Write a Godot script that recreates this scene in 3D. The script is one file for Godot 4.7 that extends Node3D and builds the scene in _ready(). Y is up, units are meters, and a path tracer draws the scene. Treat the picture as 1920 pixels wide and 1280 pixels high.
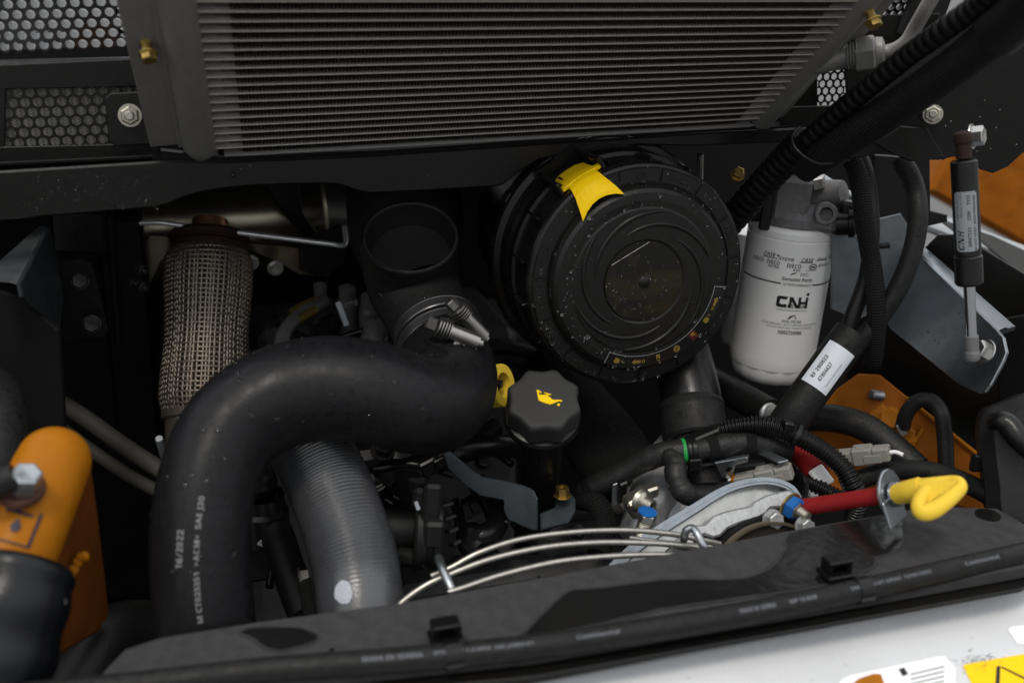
extends Node3D
# Open engine bay of a work machine, seen from above through its raised cooler pack.
# Metres, y up. px(x, y, d): a point of the photograph (1920 x 1280) at depth d along the view.

const FOCAL := 2000.0
const EYE := Vector3(0, 1.5, 0)
const PITCH := 20.0
var look: Vector3
var lift: Vector3
# the machine's own axes: to its right, into it, up
const MX := Vector3(0.9613, 0, -0.2756)
const MI := Vector3(-0.2756, 0, -0.9613)
const UP := Vector3(0, 1, 0)
var taken := {}
var origin_of := {}
var M := {}
var fonts := {}
var rng := RandomNumberGenerator.new()

# ---------------------------------------------------------------- mesh collector
class Mb:
	var v := PackedVector3Array()
	var n := PackedVector3Array()
	var u := PackedVector2Array()
	var ix := PackedInt32Array()

	func vert(p: Vector3, nn: Vector3, uv := Vector2.ZERO) -> int:
		v.append(p)
		n.append(nn)
		u.append(uv)
		return v.size() - 1

	func tri(a: Vector3, b: Vector3, c: Vector3, out := Vector3.ZERO) -> void:
		var nn := (b - a).cross(c - a)
		if nn.length_squared() < 1e-22:
			return
		nn = nn.normalized()
		if out != Vector3.ZERO and nn.dot(out) < 0.0:
			var t := b
			b = c
			c = t
			nn = -nn
		var i := vert(a, nn)
		vert(b, nn)
		vert(c, nn)
		ix.append_array([i, i + 2, i + 1])

	func quad(a: Vector3, b: Vector3, c: Vector3, d: Vector3, out := Vector3.ZERO) -> void:
		tri(a, b, c, out)
		tri(a, c, d, out)

	# rows of smooth vertices: each row an Array of [pos, normal, uv]; CCW seen from outside is (row i, k) -> (i, k+1) -> (i+1, k+1)
	func sheet(rows: Array) -> void:
		var starts := []
		var mi: int = (rows.size() - 1) / 2
		var mk: int = (rows[0].size() - 1) / 3
		var g: Vector3 = (rows[mi][mk + 1][0] - rows[mi][mk][0]).cross(rows[mi + 1][mk][0] - rows[mi][mk][0])
		var flip: bool = g.dot(rows[mi][mk][1] + rows[mi + 1][mk + 1][1]) < 0.0
		for r in rows:
			starts.append(v.size())
			for e in r:
				vert(e[0], e[1], e[2])
		for i in rows.size() - 1:
			for k in rows[i].size() - 1:
				var a: int = starts[i] + k
				var b: int = a + 1
				var d: int = starts[i + 1] + k
				var c: int = d + 1
				ix.append_array([a, b, c, a, c, d] if flip else [a, c, b, a, d, c])

	static func frame(t: Vector3) -> Vector3:
		var r := Vector3.UP if absf(t.y) < 0.9 else Vector3.RIGHT
		return (r - t * r.dot(t)).normalized()

	# a swept round; r is a number or one radius per point
	func tube(p: Array, r, sides := 14, caps := true, flat := 1.0, flat_dir := Vector3.ZERO) -> void:
		var cnt := p.size()
		var rows := []
		var nn := Vector3.ZERO
		var length := 0.0
		for i in cnt:
			var t: Vector3 = (p[mini(i + 1, cnt - 1)] - p[maxi(i - 1, 0)]).normalized()
			if i == 0:
				nn = Mb.frame(t)
				if flat_dir != Vector3.ZERO:
					nn = (flat_dir - t * flat_dir.dot(t)).normalized()
			else:
				nn = (nn - t * nn.dot(t)).normalized()
				length += p[i].distance_to(p[i - 1])
			var b := t.cross(nn)
			var rr: float = r[i] if r is Array or r is PackedFloat32Array else r
			var slope := 0.0
			if not r is float:
				var r0: float = r[maxi(i - 1, 0)]
				var r1: float = r[mini(i + 1, cnt - 1)]
				slope = (r1 - r0) / maxf(p[mini(i + 1, cnt - 1)].distance_to(p[maxi(i - 1, 0)]), 1e-6)
			var row := []
			for k in sides + 1:
				var a := TAU * k / sides
				var dir := nn * (cos(a) * flat) + b * sin(a)
				var nd := (nn * cos(a) + b * (sin(a) * flat)).normalized()
				row.append([p[i] + dir * rr, (nd - t * slope).normalized(), Vector2(float(k) / sides * TAU * rr, length)])
			rows.append(row)
			if caps and (i == 0 or i == cnt - 1):
				var c := vert(p[i], -t if i == 0 else t)
				for k in sides + 1:
					vert(row[k][0], -t if i == 0 else t)
				for k in sides:
					if i == 0:
						ix.append_array([c, c + 1 + k, c + 2 + k])
					else:
						ix.append_array([c, c + 2 + k, c + 1 + k])
		sheet(rows)

	# a turned shape: prof = [[r, h], ...] from o along ax; crisp between segments unless smooth
	func lathe(o: Vector3, ax: Vector3, prof: Array, segs := 32, smooth := false, lobes := 0, depth := 0.0, from := 0.0, to := TAU) -> void:
		var x := Mb.frame(ax)
		var y := ax.cross(x)
		for i in prof.size() - 1:
			var rows := []
			for e in 2:
				var row := []
				var r: float = prof[i + e][0]
				var h: float = prof[i + e][1]
				var j0 := i
				var j1 := i + 1
				if smooth:
					j0 = maxi(i + e - 1, 0)
					j1 = mini(i + e + 1, prof.size() - 1)
				var dr: float = prof[j1][0] - prof[j0][0]
				var dh: float = prof[j1][1] - prof[j0][1]
				for k in segs + 1:
					var a := lerpf(from, to, float(k) / segs)
					var d := x * cos(a) + y * sin(a)
					var rr := r
					var nn := (d * dh - ax * dr).normalized()
					if lobes:
						var w := sqrt(pow(cos(a * lobes * 0.5), 2.0) + 0.02)
						rr = r * (1.0 - depth * pow(w, 1.25))
					row.append([o + d * rr + ax * h, nn, Vector2(a * 0.1, h)])
				rows.append(row)
			sheet(rows)

	func box(c: Vector3, bx: Vector3, by: Vector3, bz: Vector3, s: Vector3, bev := 0.0) -> void:
		var ax := [bx, by, bz]
		var hs := [s.x * 0.5, s.y * 0.5, s.z * 0.5]
		bev = minf(bev, minf(hs[0], minf(hs[1], hs[2])) * 0.9)
		var corner := func(sg: Array, face: int) -> Vector3:
			var p := c
			for q in 3:
				p += ax[q] * (sg[q] * (hs[q] if q == face else hs[q] - bev))
			return p
		for f in 3:
			var g := (f + 1) % 3
			var h := (f + 2) % 3
			for sf in [-1.0, 1.0]:
				var pts := []
				for e in [[-1.0, -1.0], [1.0, -1.0], [1.0, 1.0], [-1.0, 1.0]]:
					var sg := [0.0, 0.0, 0.0]
					sg[f] = sf
					sg[g] = e[0]
					sg[h] = e[1]
					pts.append(corner.call(sg, f))
				quad(pts[0], pts[1], pts[2], pts[3], ax[f] * sf)
				if bev > 0.0:
					for sg2 in [-1.0, 1.0]:
						var a := [0.0, 0.0, 0.0]
						a[f] = sf
						a[g] = sg2
						a[h] = -1.0
						var b: Array = a.duplicate()
						b[h] = 1.0
						quad(corner.call(a, f), corner.call(b, f), corner.call(b, g), corner.call(a, g), ax[f] * sf + ax[g] * sg2)
		if bev > 0.0:
			for i in 8:
				var sg := [1.0 if i & 1 else -1.0, 1.0 if i & 2 else -1.0, 1.0 if i & 4 else -1.0]
				tri(corner.call(sg, 0), corner.call(sg, 1), corner.call(sg, 2), ax[0] * sg[0] + ax[1] * sg[1] + ax[2] * sg[2])

	# a plate: polygon in (bx, by) at o, front face towards bz = bx x by, thickness th behind it
	func prism(poly: Array, o: Vector3, bx: Vector3, by: Vector3, th: float, bev := 0.0) -> void:
		var pl := PackedVector2Array(poly)
		if Geometry2D.is_polygon_clockwise(pl):
			pl.reverse()
		var bz := bx.cross(by).normalized()
		var cnt := pl.size()
		var inner := PackedVector2Array()
		for i in cnt:
			var e0 := (pl[i] - pl[(i + cnt - 1) % cnt]).normalized()
			var e1 := (pl[(i + 1) % cnt] - pl[i]).normalized()
			var n0 := Vector2(-e0.y, e0.x)
			var n1 := Vector2(-e1.y, e1.x)
			var mm := (n0 + n1).normalized()
			inner.append(pl[i] + mm * (bev / maxf(mm.dot(n0), 0.35)))
		var at := func(q: Vector2, z: float) -> Vector3: return o + bx * q.x + by * q.y + bz * z
		var ids := Geometry2D.triangulate_polygon(inner)
		for k in range(0, ids.size(), 3):
			tri(at.call(inner[ids[k]], 0.0), at.call(inner[ids[k + 1]], 0.0), at.call(inner[ids[k + 2]], 0.0), bz)
			tri(at.call(inner[ids[k]], -th), at.call(inner[ids[k + 1]], -th), at.call(inner[ids[k + 2]], -th), -bz)
		for i in cnt:
			var j := (i + 1) % cnt
			var e := (pl[j] - pl[i]).normalized()
			var od := bx * e.y - by * e.x
			quad(at.call(pl[i], -bev), at.call(pl[j], -bev), at.call(pl[j], bev - th), at.call(pl[i], bev - th), od)
			if bev > 0.0:
				quad(at.call(pl[i], -bev), at.call(pl[j], -bev), at.call(inner[j], 0.0), at.call(inner[i], 0.0), od + bz)
				quad(at.call(pl[i], bev - th), at.call(pl[j], bev - th), at.call(inner[j], -th), at.call(inner[i], -th), od - bz)

	func ball(c: Vector3, bx: Vector3, by: Vector3, bz: Vector3, su := 10, sv := 6) -> void:
		var rows := []
		for i in sv + 1:
			var row := []
			var t := PI * i / sv
			for k in su + 1:
				var a := TAU * k / su
				var d := Vector3(sin(t) * cos(a), sin(t) * sin(a), -cos(t))
				var nn := (bx * (d.x / bx.length_squared()) + by * (d.y / by.length_squared()) + bz * (d.z / bz.length_squared())).normalized()
				row.append([c + bx * d.x + by * d.y + bz * d.z, nn, Vector2(float(k) / su, float(i) / sv)])
			rows.append(row)
		sheet(rows)

	# a hexagon head with chamfered top on an optional flange, and a threaded stud
	func hexhead(o: Vector3, ax: Vector3, r: float, h: float, flange := 0.0, stud := 0.0, stud_h := 0.0, turn := 0.0) -> void:
		var x := Mb.frame(ax).rotated(ax, turn)
		var y := ax.cross(x)
		var base := 0.0
		if flange > 0.0:
			base = r * 0.16
			lathe(o, ax, [[flange * 0.97, 0.0], [flange, base * 0.3], [flange * 0.97, base], [0.0, base]], 24)
		var top := base + h
		for k in 6:
			var a0 := TAU * k / 6
			var a1 := TAU * (k + 1) / 6
			var d0 := x * cos(a0) + y * sin(a0)
			var d1 := x * cos(a1) + y * sin(a1)
			quad(o + d0 * r + ax * base, o + d1 * r + ax * base, o + d1 * r + ax * (top - r * 0.1), o + d0 * r + ax * (top - r * 0.1), d0 + d1)
			quad(o + d0 * r + ax * (top - r * 0.1), o + d1 * r + ax * (top - r * 0.1), o + d1 * r * 0.84 + ax * top, o + d0 * r * 0.84 + ax * top, d0 + d1 + ax)
			tri(o + d0 * r * 0.84 + ax * top, o + d1 * r * 0.84 + ax * top, o + ax * (top - (r * 0.06 if stud == 0.0 else 0.0)), ax)
		if stud > 0.0:
			thread(o + ax * top, ax, stud, stud_h, int(maxf(3.0, stud_h / (stud * 0.36))))

	func thread(o: Vector3, ax: Vector3, r: float, h: float, turns: int) -> void:
		var prof := []
		for i in turns:
			prof.append([r * 0.86, h * i / turns])
			prof.append([r, h * (i + 0.5) / turns])
		prof.append([r * 0.8, h])
		prof.append([0.0, h])
		lathe(o, ax, prof, 16)

	# a band along pts: side[i] half-width vectors, thick along nrm[i]
	func ribbon(p: Array, side: Array, nrm: Array, th: float) -> void:
		for i in p.size() - 1:
			var a0: Vector3 = p[i] - side[i]
			var a1: Vector3 = p[i] + side[i]
			var b0: Vector3 = p[i + 1] - side[i + 1]
			var b1: Vector3 = p[i + 1] + side[i + 1]
			var na: Vector3 = nrm[i] * th
			var nb: Vector3 = nrm[i + 1] * th
			quad(a0, a1, b1, b0, na + nb)
			quad(a0 - na, a1 - na, b1 - nb, b0 - nb, -na - nb)
			quad(a0, b0, b0 - nb, a0 - na, -side[i])
			quad(a1, b1, b1 - nb, a1 - na, side[i])
			if i == 0:
				quad(a0, a1, a1 - na, a0 - na, p[0] - p[1])
			if i == p.size() - 2:
				quad(b0, b1, b1 - nb, b0 - nb, p[i + 1] - p[i])

	func spot(map: Callable, pts: PackedVector2Array) -> void:
		var ids := Geometry2D.triangulate_polygon(pts)
		for k in range(0, ids.size(), 3):
			var q := []
			for e in 3:
				q.append(map.call(pts[ids[k + e]]))
			tri(q[0][0], q[1][0], q[2][0], q[0][1])

# ---------------------------------------------------------------- placing
func px(x: float, y: float, d: float) -> Vector3:
	return EYE + Vector3.RIGHT * ((x - 960.0) / FOCAL * d) + lift * (-(y - 640.0) / FOCAL * d) + look * d

func way(list: Array) -> Array:
	var out := []
	for e in list:
		out.append(px(e[0], e[1], e[2]))
	return out

# where the sight line through a pixel meets a plane
func meet(x: float, y: float, p0: Vector3, nn: Vector3) -> Vector3:
	var dir := px(x, y, 1.0) - EYE
	return EYE + dir * ((p0 - EYE).dot(nn) / dir.dot(nn))

# polygon of pixels on a plane (p0; bx, by) as local 2D points
func outline(pix: Array, p0: Vector3, bx: Vector3, by: Vector3) -> Array:
	var nn := bx.cross(by).normalized()
	var out := []
	for e in pix:
		var w := meet(e[0], e[1], p0, nn) - p0
		out.append(Vector2(w.dot(bx), w.dot(by)))
	return out

# smooth curve through points (or numbers)
func smooth(p: Array, per := 8) -> Array:
	var out := []
	for i in p.size() - 1:
		var a = p[maxi(i - 1, 0)]
		var b = p[i]
		var c = p[i + 1]
		var d = p[mini(i + 2, p.size() - 1)]
		for k in per:
			var t := float(k) / per
			out.append((b * 2.0 + (c - a) * t + (a * 2.0 - b * 5.0 + c * 4.0 - d) * (t * t) + (b * 3.0 - a - c * 3.0 + d) * (t * t * t)) * 0.5)
	out.append(p[-1])
	return out

func even(p: Array, step: float) -> Array:
	var out := [p[0]]
	var rest := step
	for i in p.size() - 1:
		var a: Vector3 = p[i]
		var b: Vector3 = p[i + 1]
		var l := a.distance_to(b)
		var at := rest
		while at <= l:
			out.append(a.lerp(b, at / l))
			at += step
		rest = at - l
	return out

func circle2(r: float, cnt := 20, c := Vector2.ZERO, squash := 1.0) -> Array:
	var out := []
	for i in cnt:
		out.append(c + Vector2(cos(TAU * i / cnt) * r, sin(TAU * i / cnt) * r * squash))
	return out

func rounded(w: float, h: float, r: float, per := 4) -> Array:
	var out := []
	for q in 4:
		var c := Vector2(w * 0.5 - r, h * 0.5 - r) * Vector2(1 if q == 0 or q == 3 else -1, 1 if q < 2 else -1)
		for k in per + 1:
			var a := PI * 0.5 * (q + float(k) / per)
			out.append(c + Vector2(cos(a), sin(a)) * r)
	return out

# ---------------------------------------------------------------- lettering
func glyphs(s: String, face := "Droid Sans", bold := false) -> Array:
	var key := face + str(bold)
	if not fonts.has(key):
		var f := SystemFont.new()
		f.font_names = PackedStringArray([face])
		f.font_weight = 700 if bold else 400
		fonts[key] = f
	var tm := TextMesh.new()
	tm.text = s
	tm.font = fonts[key]
	tm.font_size = 48
	tm.pixel_size = 0.01
	tm.depth = 0.0
	tm.curve_step = 2.0
	var a := tm.get_mesh_arrays()
	return a

# letters laid through map(Vector2) -> [point, normal]; size (w, h); w = 0 keeps the proportion
func letters(mb: Mb, s: String, map: Callable, c: Vector2, w: float, h: float, turn := 0.0, slant := 0.0, face := "Droid Sans", bold := false) -> void:
	var a := glyphs(s, face, bold)
	var vs: PackedVector3Array = a[Mesh.ARRAY_VERTEX]
	if vs.is_empty():
		return
	var lo := Vector2(1e9, 1e9)
	var hi := -lo
	for p in vs:
		lo = lo.min(Vector2(p.x, p.y))
		hi = hi.max(Vector2(p.x, p.y))
	var size := hi - lo
	var k := Vector2(h / size.y, h / size.y)
	if w > 0.0:
		k.x = w / size.x
	var mid := (lo + hi) * 0.5
	var ids = a[Mesh.ARRAY_INDEX]
	var cnt: int = ids.size() if ids != null and ids.size() else vs.size()
	for i in range(0, cnt, 3):
		var q := []
		for e in 3:
			var p: Vector3 = vs[ids[i + e]] if ids != null and ids.size() else vs[i + e]
			var l := (Vector2(p.x, p.y) - mid) * k
			l.x += l.y * slant
			q.append(map.call(l.rotated(turn) + c))
		mb.tri(q[0][0], q[1][0], q[2][0], q[0][1])

func flatmap(o: Vector3, bx: Vector3, by: Vector3) -> Callable:
	var nn := bx.cross(by).normalized()
	return func(q: Vector2) -> Array: return [o + bx * q.x + by * q.y, nn]

# round a cylinder: x along the arc, y along the axis
func roundmap(o: Vector3, ax: Vector3, front: Vector3, r: float) -> Callable:
	var f := (front - ax * front.dot(ax)).normalized()
	var s := ax.cross(f)
	return func(q: Vector2) -> Array:
		var d := f * cos(q.x / r) + s * sin(q.x / r)
		return [o + ax * q.y + d * r, d]

# over a swept hose: x round it from the side that faces front, y along it
func sweepmap(p: Array, r: float, front: Vector3) -> Callable:
	return func(q: Vector2) -> Array:
		var left: float = q.y
		var i := 0
		while i < p.size() - 2 and left > p[i].distance_to(p[i + 1]):
			left -= p[i].distance_to(p[i + 1])
			i += 1
		var t: Vector3 = (p[i + 1] - p[i]).normalized()
		var f := (front - t * front.dot(t)).normalized()
		var s := t.cross(f)
		var d := f * cos(q.x / r) + s * sin(q.x / r)
		return [p[i] + t * left + d * r, d]

# ---------------------------------------------------------------- nodes
func numbered(parent: Node, called: String) -> String:
	var key := str(parent.get_instance_id()) + called
	var k: int = taken.get(key, 0)
	taken[key] = k + 1
	return called if k == 0 else "%s_%03d" % [called, k]

func tag(o: Node, label: String, category: String, group := "") -> void:
	o.set_meta("label", label)
	o.set_meta("category", category)
	if group:
		o.set_meta("group", group)

func thing(called: String, label: String, category: String, at: Vector3, group := "") -> Node3D:
	var o := Node3D.new()
	o.name = numbered(self, called)
	add_child(o, true)
	o.position = at
	origin_of[o] = at
	tag(o, label, category, group)
	return o

func commit(mb: Mb, shift: Vector3) -> ArrayMesh:
	var vs := PackedVector3Array()
	vs.resize(mb.v.size())
	for i in mb.v.size():
		vs[i] = mb.v[i] - shift
	var arr := []
	arr.resize(Mesh.ARRAY_MAX)
	arr[Mesh.ARRAY_VERTEX] = vs
	arr[Mesh.ARRAY_NORMAL] = mb.n
	arr[Mesh.ARRAY_TEX_UV] = mb.u
	arr[Mesh.ARRAY_INDEX] = mb.ix
	var me := ArrayMesh.new()
	me.add_surface_from_arrays(Mesh.PRIMITIVE_TRIANGLES, arr)
	return me

# a part (or a sub-part when parent is a part): the collector holds world points
func part(called: String, mb: Mb, m: Material, parent: Node3D, kind := "", label := "") -> MeshInstance3D:
	var o := MeshInstance3D.new()
	o.name = numbered(parent, called)
	o.mesh = commit(mb, origin_of[parent])
	o.material_override = null
	o.mesh.surface_set_material(0, m)
	parent.add_child(o, true)
	origin_of[o] = origin_of[parent]
	if kind:
		o.set_meta("kind", kind)
	if label:
		o.set_meta("label", label)
	return o

func solo(called: String, mb: Mb, m: Material, label: String, category: String, group := "") -> MeshInstance3D:
	var lo := mb.v[0]
	var hi := mb.v[0]
	for p in mb.v:
		lo = lo.min(p)
		hi = hi.max(p)
	var at := Vector3((lo.x + hi.x) * 0.5, lo.y, (lo.z + hi.z) * 0.5)
	var o := MeshInstance3D.new()
	o.name = numbered(self, called)
	o.mesh = commit(mb, at)
	o.mesh.surface_set_material(0, m)
	add_child(o, true)
	o.position = at
	origin_of[o] = at
	if category == "structure":
		o.set_meta("kind", "structure")
		o.set_meta("label", label)
	else:
		tag(o, label, category, group)
	return o

# ---------------------------------------------------------------- materials
func noise(freq: float, seed_no: int, stops: Array, size := 256, type := FastNoiseLite.TYPE_SIMPLEX_SMOOTH, octaves := 4, bump := 0.0) -> NoiseTexture2D:
	var f := FastNoiseLite.new()
	f.noise_type = type
	f.seed = seed_no
	f.frequency = freq
	f.fractal_octaves = octaves
	var t := NoiseTexture2D.new()
	t.width = size
	t.height = size
	t.seamless = true
	t.noise = f
	if bump > 0.0:
		t.as_normal_map = true
		t.bump_strength = bump
	elif stops.size():
		var g := Gradient.new()
		g.offsets = PackedFloat32Array(stops.map(func(e): return e[0]))
		g.colors = PackedColorArray(stops.map(func(e): return (Color(e[1], e[1], e[1]) if not e[1] is Color else e[1])))
		t.color_ramp = g
	return t

# col: linear base colour
func mat(called: String, col: Color, rough: float, metal := 0.0, scale := 10.0, grain: Texture2D = null, grain_scale := 0.4, tone: Texture2D = null, rough_tex: Texture2D = null) -> StandardMaterial3D:
	var m := StandardMaterial3D.new()
	m.resource_name = called
	m.albedo_color = col.linear_to_srgb()
	m.roughness = rough
	m.metallic = metal
	if metal < 0.3 and not called in ["paint_gloss", "film", "disc_gloss", "foam_wet", "strut_paint", "white_paint"]:
		m.metallic_specular = 0.62 if called == "rubber_grey" else 0.2 if called.begins_with("orange") else 0.3 if called in ["rubber", "hose", "loom_black", "duct", "foam", "orange", "orange_dull", "yellow", "yellow_soft", "red", "fabric", "inside", "block", "paint_dark"] else 0.4
	m.uv1_triplanar = true
	m.uv1_scale = Vector3.ONE * scale
	if grain:
		m.normal_enabled = true
		m.normal_texture = grain
		m.normal_scale = grain_scale
	if tone:
		m.albedo_texture = tone
	if rough_tex:
		m.roughness_texture = rough_tex
		m.roughness_texture_channel = BaseMaterial3D.TEXTURE_CHANNEL_RED
	M[called] = m
	return m

func g3(v: float, warm := 0.0) -> Color:
	return Color(v * (1.0 + warm), v, v * (1.0 - warm))

func materials() -> void:
	var fine := noise(0.09, 3, [], 512, FastNoiseLite.TYPE_SIMPLEX_SMOOTH, 4, 6.0)
	var coarse := noise(0.03, 5, [], 512, FastNoiseLite.TYPE_SIMPLEX_SMOOTH, 5, 8.0)
	var pebble := noise(0.06, 11, [], 512, FastNoiseLite.TYPE_CELLULAR, 2, 5.0)
	var orange_peel := noise(0.02, 21, [], 256, FastNoiseLite.TYPE_SIMPLEX_SMOOTH, 2, 5.0)
	var blot := noise(0.008, 7, [[0.0, 0.84], [0.5, 0.94], [1.0, 1.0]], 512, FastNoiseLite.TYPE_SIMPLEX_SMOOTH, 6)
	var speck := noise(0.035, 9, [[0.0, 0.6], [0.27, 0.72], [0.36, 0.97], [1.0, 1.0]], 512)
	var streak := noise(0.012, 13, [[0.0, 0.9], [0.5, 0.96], [1.0, 1.0]], 512, FastNoiseLite.TYPE_SIMPLEX_SMOOTH, 6)
	var wet := noise(0.014, 17, [[0.0, 0.62], [0.4, 0.75], [0.58, 0.97], [1.0, 1.0]], 512)
	var smear := noise(0.012, 19, [[0.0, 0.75], [0.5, 0.9], [1.0, 1.0]], 512, FastNoiseLite.TYPE_SIMPLEX_SMOOTH, 6)
	mat("rubber", g3(0.015), 0.58, 0, 7, fine, 0.25, speck, wet)
	mat("rubber_dark", g3(0.007), 0.55, 0, 9, fine, 0.25, blot, smear)
	mat("rubber_grey", Color(0.058, 0.06, 0.065), 0.3, 0, 9, fine, 0.1, blot, smear)
	mat("duct", g3(0.011), 0.55, 0, 8, pebble, 0.12, speck, smear)
	mat("inside", g3(0.008), 0.7)
	mat("plastic", g3(0.0055), 0.32, 0, 14, fine, 0.12, null, smear)
	mat("plastic_grey", g3(0.014), 0.5, 0, 14, fine, 0.2, blot, smear)
	mat("lid", g3(0.009, 0.04), 0.4, 0, 16, fine, 0.12, null, wet)
	mat("cap", g3(0.027), 0.62, 0, 26, pebble, 0.35, null, null)
	mat("paint", g3(0.0065, 0.06), 0.34, 0, 10, pebble, 0.1, null, smear)
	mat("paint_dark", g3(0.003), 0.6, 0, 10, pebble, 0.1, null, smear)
	mat("paint_grey", g3(0.03), 0.45, 0, 10, pebble, 0.12, blot, smear)
	mat("foam", Color(0.052, 0.0505, 0.0525), 0.95, 0, 14, fine, 0.3, blot, null)
	mat("foam_wet", g3(0.009), 0.2, 0, 14, orange_peel, 0.12, null, null)
	mat("white_paint", Color(0.66, 0.67, 0.69), 0.3, 0, 3, orange_peel, 0.12, noise(0.006, 33, [[0.0, 0.9], [0.5, 0.97], [1.0, 1.0]], 256), wet)
	mat("filter_white", Color(0.86, 0.855, 0.845), 0.36, 0, 12, orange_peel, 0.03, null, null)
	mat("label_white", Color(0.62, 0.66, 0.72), 0.35, 0, 12)
	mat("label_silver", Color(0.34, 0.36, 0.38), 0.4, 0.3, 12)
	mat("ink", g3(0.012), 0.5)
	mat("ink_pale", g3(0.2), 0.6)
	mat("ink_gold", Color(0.2, 0.13, 0.02), 0.5)
	mat("ink_red", Color(0.06, 0.006, 0.006), 0.5)
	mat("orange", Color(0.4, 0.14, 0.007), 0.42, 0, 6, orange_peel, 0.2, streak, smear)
	mat("orange_dull", Color(0.33, 0.1, 0.008), 0.55, 0, 6, coarse, 0.15, blot, smear)
	mat("yellow", Color(0.92, 0.6, 0.003), 0.45, 0, 14, fine, 0.08, null, null)
	mat("yellow_soft", Color(0.78, 0.54, 0.05), 0.5, 0, 12, fine, 0.1, null, null)
	mat("red", Color(0.28, 0.014, 0.017), 0.66, 0, 14, fine, 0.3, streak, null)
	mat("blue", Color(0.008, 0.11, 0.38), 0.5, 0, 20, fine, 0.2, null, null)
	mat("green", Color(0.01, 0.27, 0.05), 0.5)
	mat("cast", Color(0.52, 0.53, 0.54), 0.42, 0.5, 22, pebble, 0.4, smear, null)
	mat("cast_grey", Color(0.2, 0.2, 0.205), 0.6, 0.25, 22, pebble, 0.4, blot, null)
	mat("alu", Color(0.24, 0.232, 0.224), 0.46, 0.35, 10, fine, 0.15, streak, null)
	mat("alu_tube", Color(0.36, 0.335, 0.31), 0.55, 0.2, 20, fine, 0.2, streak, null)
	mat("fin", Color(0.07, 0.062, 0.055), 0.55, 0.3, 20)
	mat("zinc", Color(0.42, 0.45, 0.475), 0.33, 0.92, 9, fine, 0.05, blot, smear)
	mat("zinc_dull", Color(0.27, 0.29, 0.31), 0.44, 0.85, 9, fine, 0.08, blot, smear)
	mat("cast_zinc", Color(0.42, 0.42, 0.4), 0.3, 0.95, 12, coarse, 0.06, blot, smear)
	mat("arch_zinc", Color(0.27, 0.3, 0.33), 0.36, 0.95, 12, fine, 0.06, blot, smear)
	mat("foam_damp", Color(0.034, 0.033, 0.034), 0.6, 0, 14, fine, 0.25, blot, null)
	mat("zinc_blue", Color(0.3, 0.33, 0.36), 0.26, 0.9, 9, fine, 0.06, blot, smear)
	mat("steel", Color(0.55, 0.545, 0.53), 0.3, 0.95, 14, fine, 0.08, streak, null)
	mat("chrome_rod", Color(0.8, 0.82, 0.84), 0.22, 0.6)
	mat("chrome", Color(0.72, 0.73, 0.75), 0.09, 1.0)
	mat("bolt", Color(0.5, 0.47, 0.4), 0.34, 0.92, 40, fine, 0.25, streak, null)
	mat("brass", Color(0.5, 0.34, 0.1), 0.34, 0.9, 40, fine, 0.2, streak, null)
	mat("rust", Color(0.035, 0.016, 0.011), 0.7, 0.1, 30, coarse, 0.5, blot, null)
	mat("black_bolt", g3(0.03), 0.4, 0.6, 30, fine, 0.2, null, null)
	mat("stainless", Color(0.36, 0.325, 0.25), 0.24, 0.9, 4, noise(0.01, 41, [], 256, FastNoiseLite.TYPE_SIMPLEX_SMOOTH, 3, 1.2), 0.3, streak, smear)
	mat("braid", Color(0.3, 0.255, 0.205), 0.4, 0.8, 40, fine, 0.2, blot, null)
	mat("loom_black", g3(0.0025), 0.55)
	mat("ink_faint", Color(0.13, 0.14, 0.16), 0.6)
	mat("fabric", g3(0.008), 0.7)
	var weave := Image.create(64, 64, false, Image.FORMAT_RGBA8)
	for yy in 64:
		for xx in 64:
			var a := absf(sin(PI * xx / 16.0))
			var b := absf(sin(PI * yy / 16.0))
			var over := (xx / 16 + yy / 16) % 2 == 0
			var hh := sqrt(a) * (0.55 + 0.45 * b) if over else sqrt(b) * (0.55 + 0.45 * a)
			weave.set_pixel(xx, yy, Color(hh, hh, hh))
	weave.bump_map_to_normal_map(6.0)
	M.fabric.uv1_triplanar = false
	M.fabric.uv1_scale = Vector3(1, 1, 1) / 0.011
	M.fabric.normal_enabled = true
	M.fabric.normal_scale = 1.6
	M.fabric.normal_texture = ImageTexture.create_from_image(weave)
	mat("tape", g3(0.014), 0.5, 0, 18, coarse, 0.5, null, smear)
	mat("connector", Color(0.25, 0.24, 0.215), 0.5, 0, 20, fine, 0.1, null, null)
	mat("chalk", Color(0.55, 0.58, 0.64), 0.8, 0, 60, coarse, 0.4, smear, null)
	mat("block", g3(0.055), 0.5, 0, 12, pebble, 0.3, blot, smear)
	mat("asphalt", g3(0.16), 0.9, 0, 1.5, coarse, 0.4, blot, null)
	mat("pale_wall", g3(0.5), 0.8)
	mat("disc_gloss", Color(0.012, 0.0105, 0.009), 0.28, 0, 14, null, 0, noise(0.008, 51, [[0.0, Color(0.5, 0.55, 0.65)], [0.45, Color(0.6, 0.6, 0.6)], [0.6, Color(1.6, 1.15, 0.5).clamp()], [1.0, Color(1.0, 0.8, 0.4)]], 256), smear)  # gold blotches paint a warm reflection into the disc, along with brown dirt
	mat("film", g3(0.006), 0.22)
	mat("strut_paint", g3(0.007), 0.32, 0, 14, orange_peel, 0.06)
	mat("hose", Color(0.0095, 0.0098, 0.0112), 0.46, 0, 6, fine, 0.05, speck, wet)
	mat("guard", Color(0.52, 0.5, 0.45), 0.33, 0.92, 30, fine, 0.12, blot, null)
	mat("rust_black", Color(0.03, 0.022, 0.017), 0.7, 0.2, 30, coarse, 0.4, blot, null)
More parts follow.
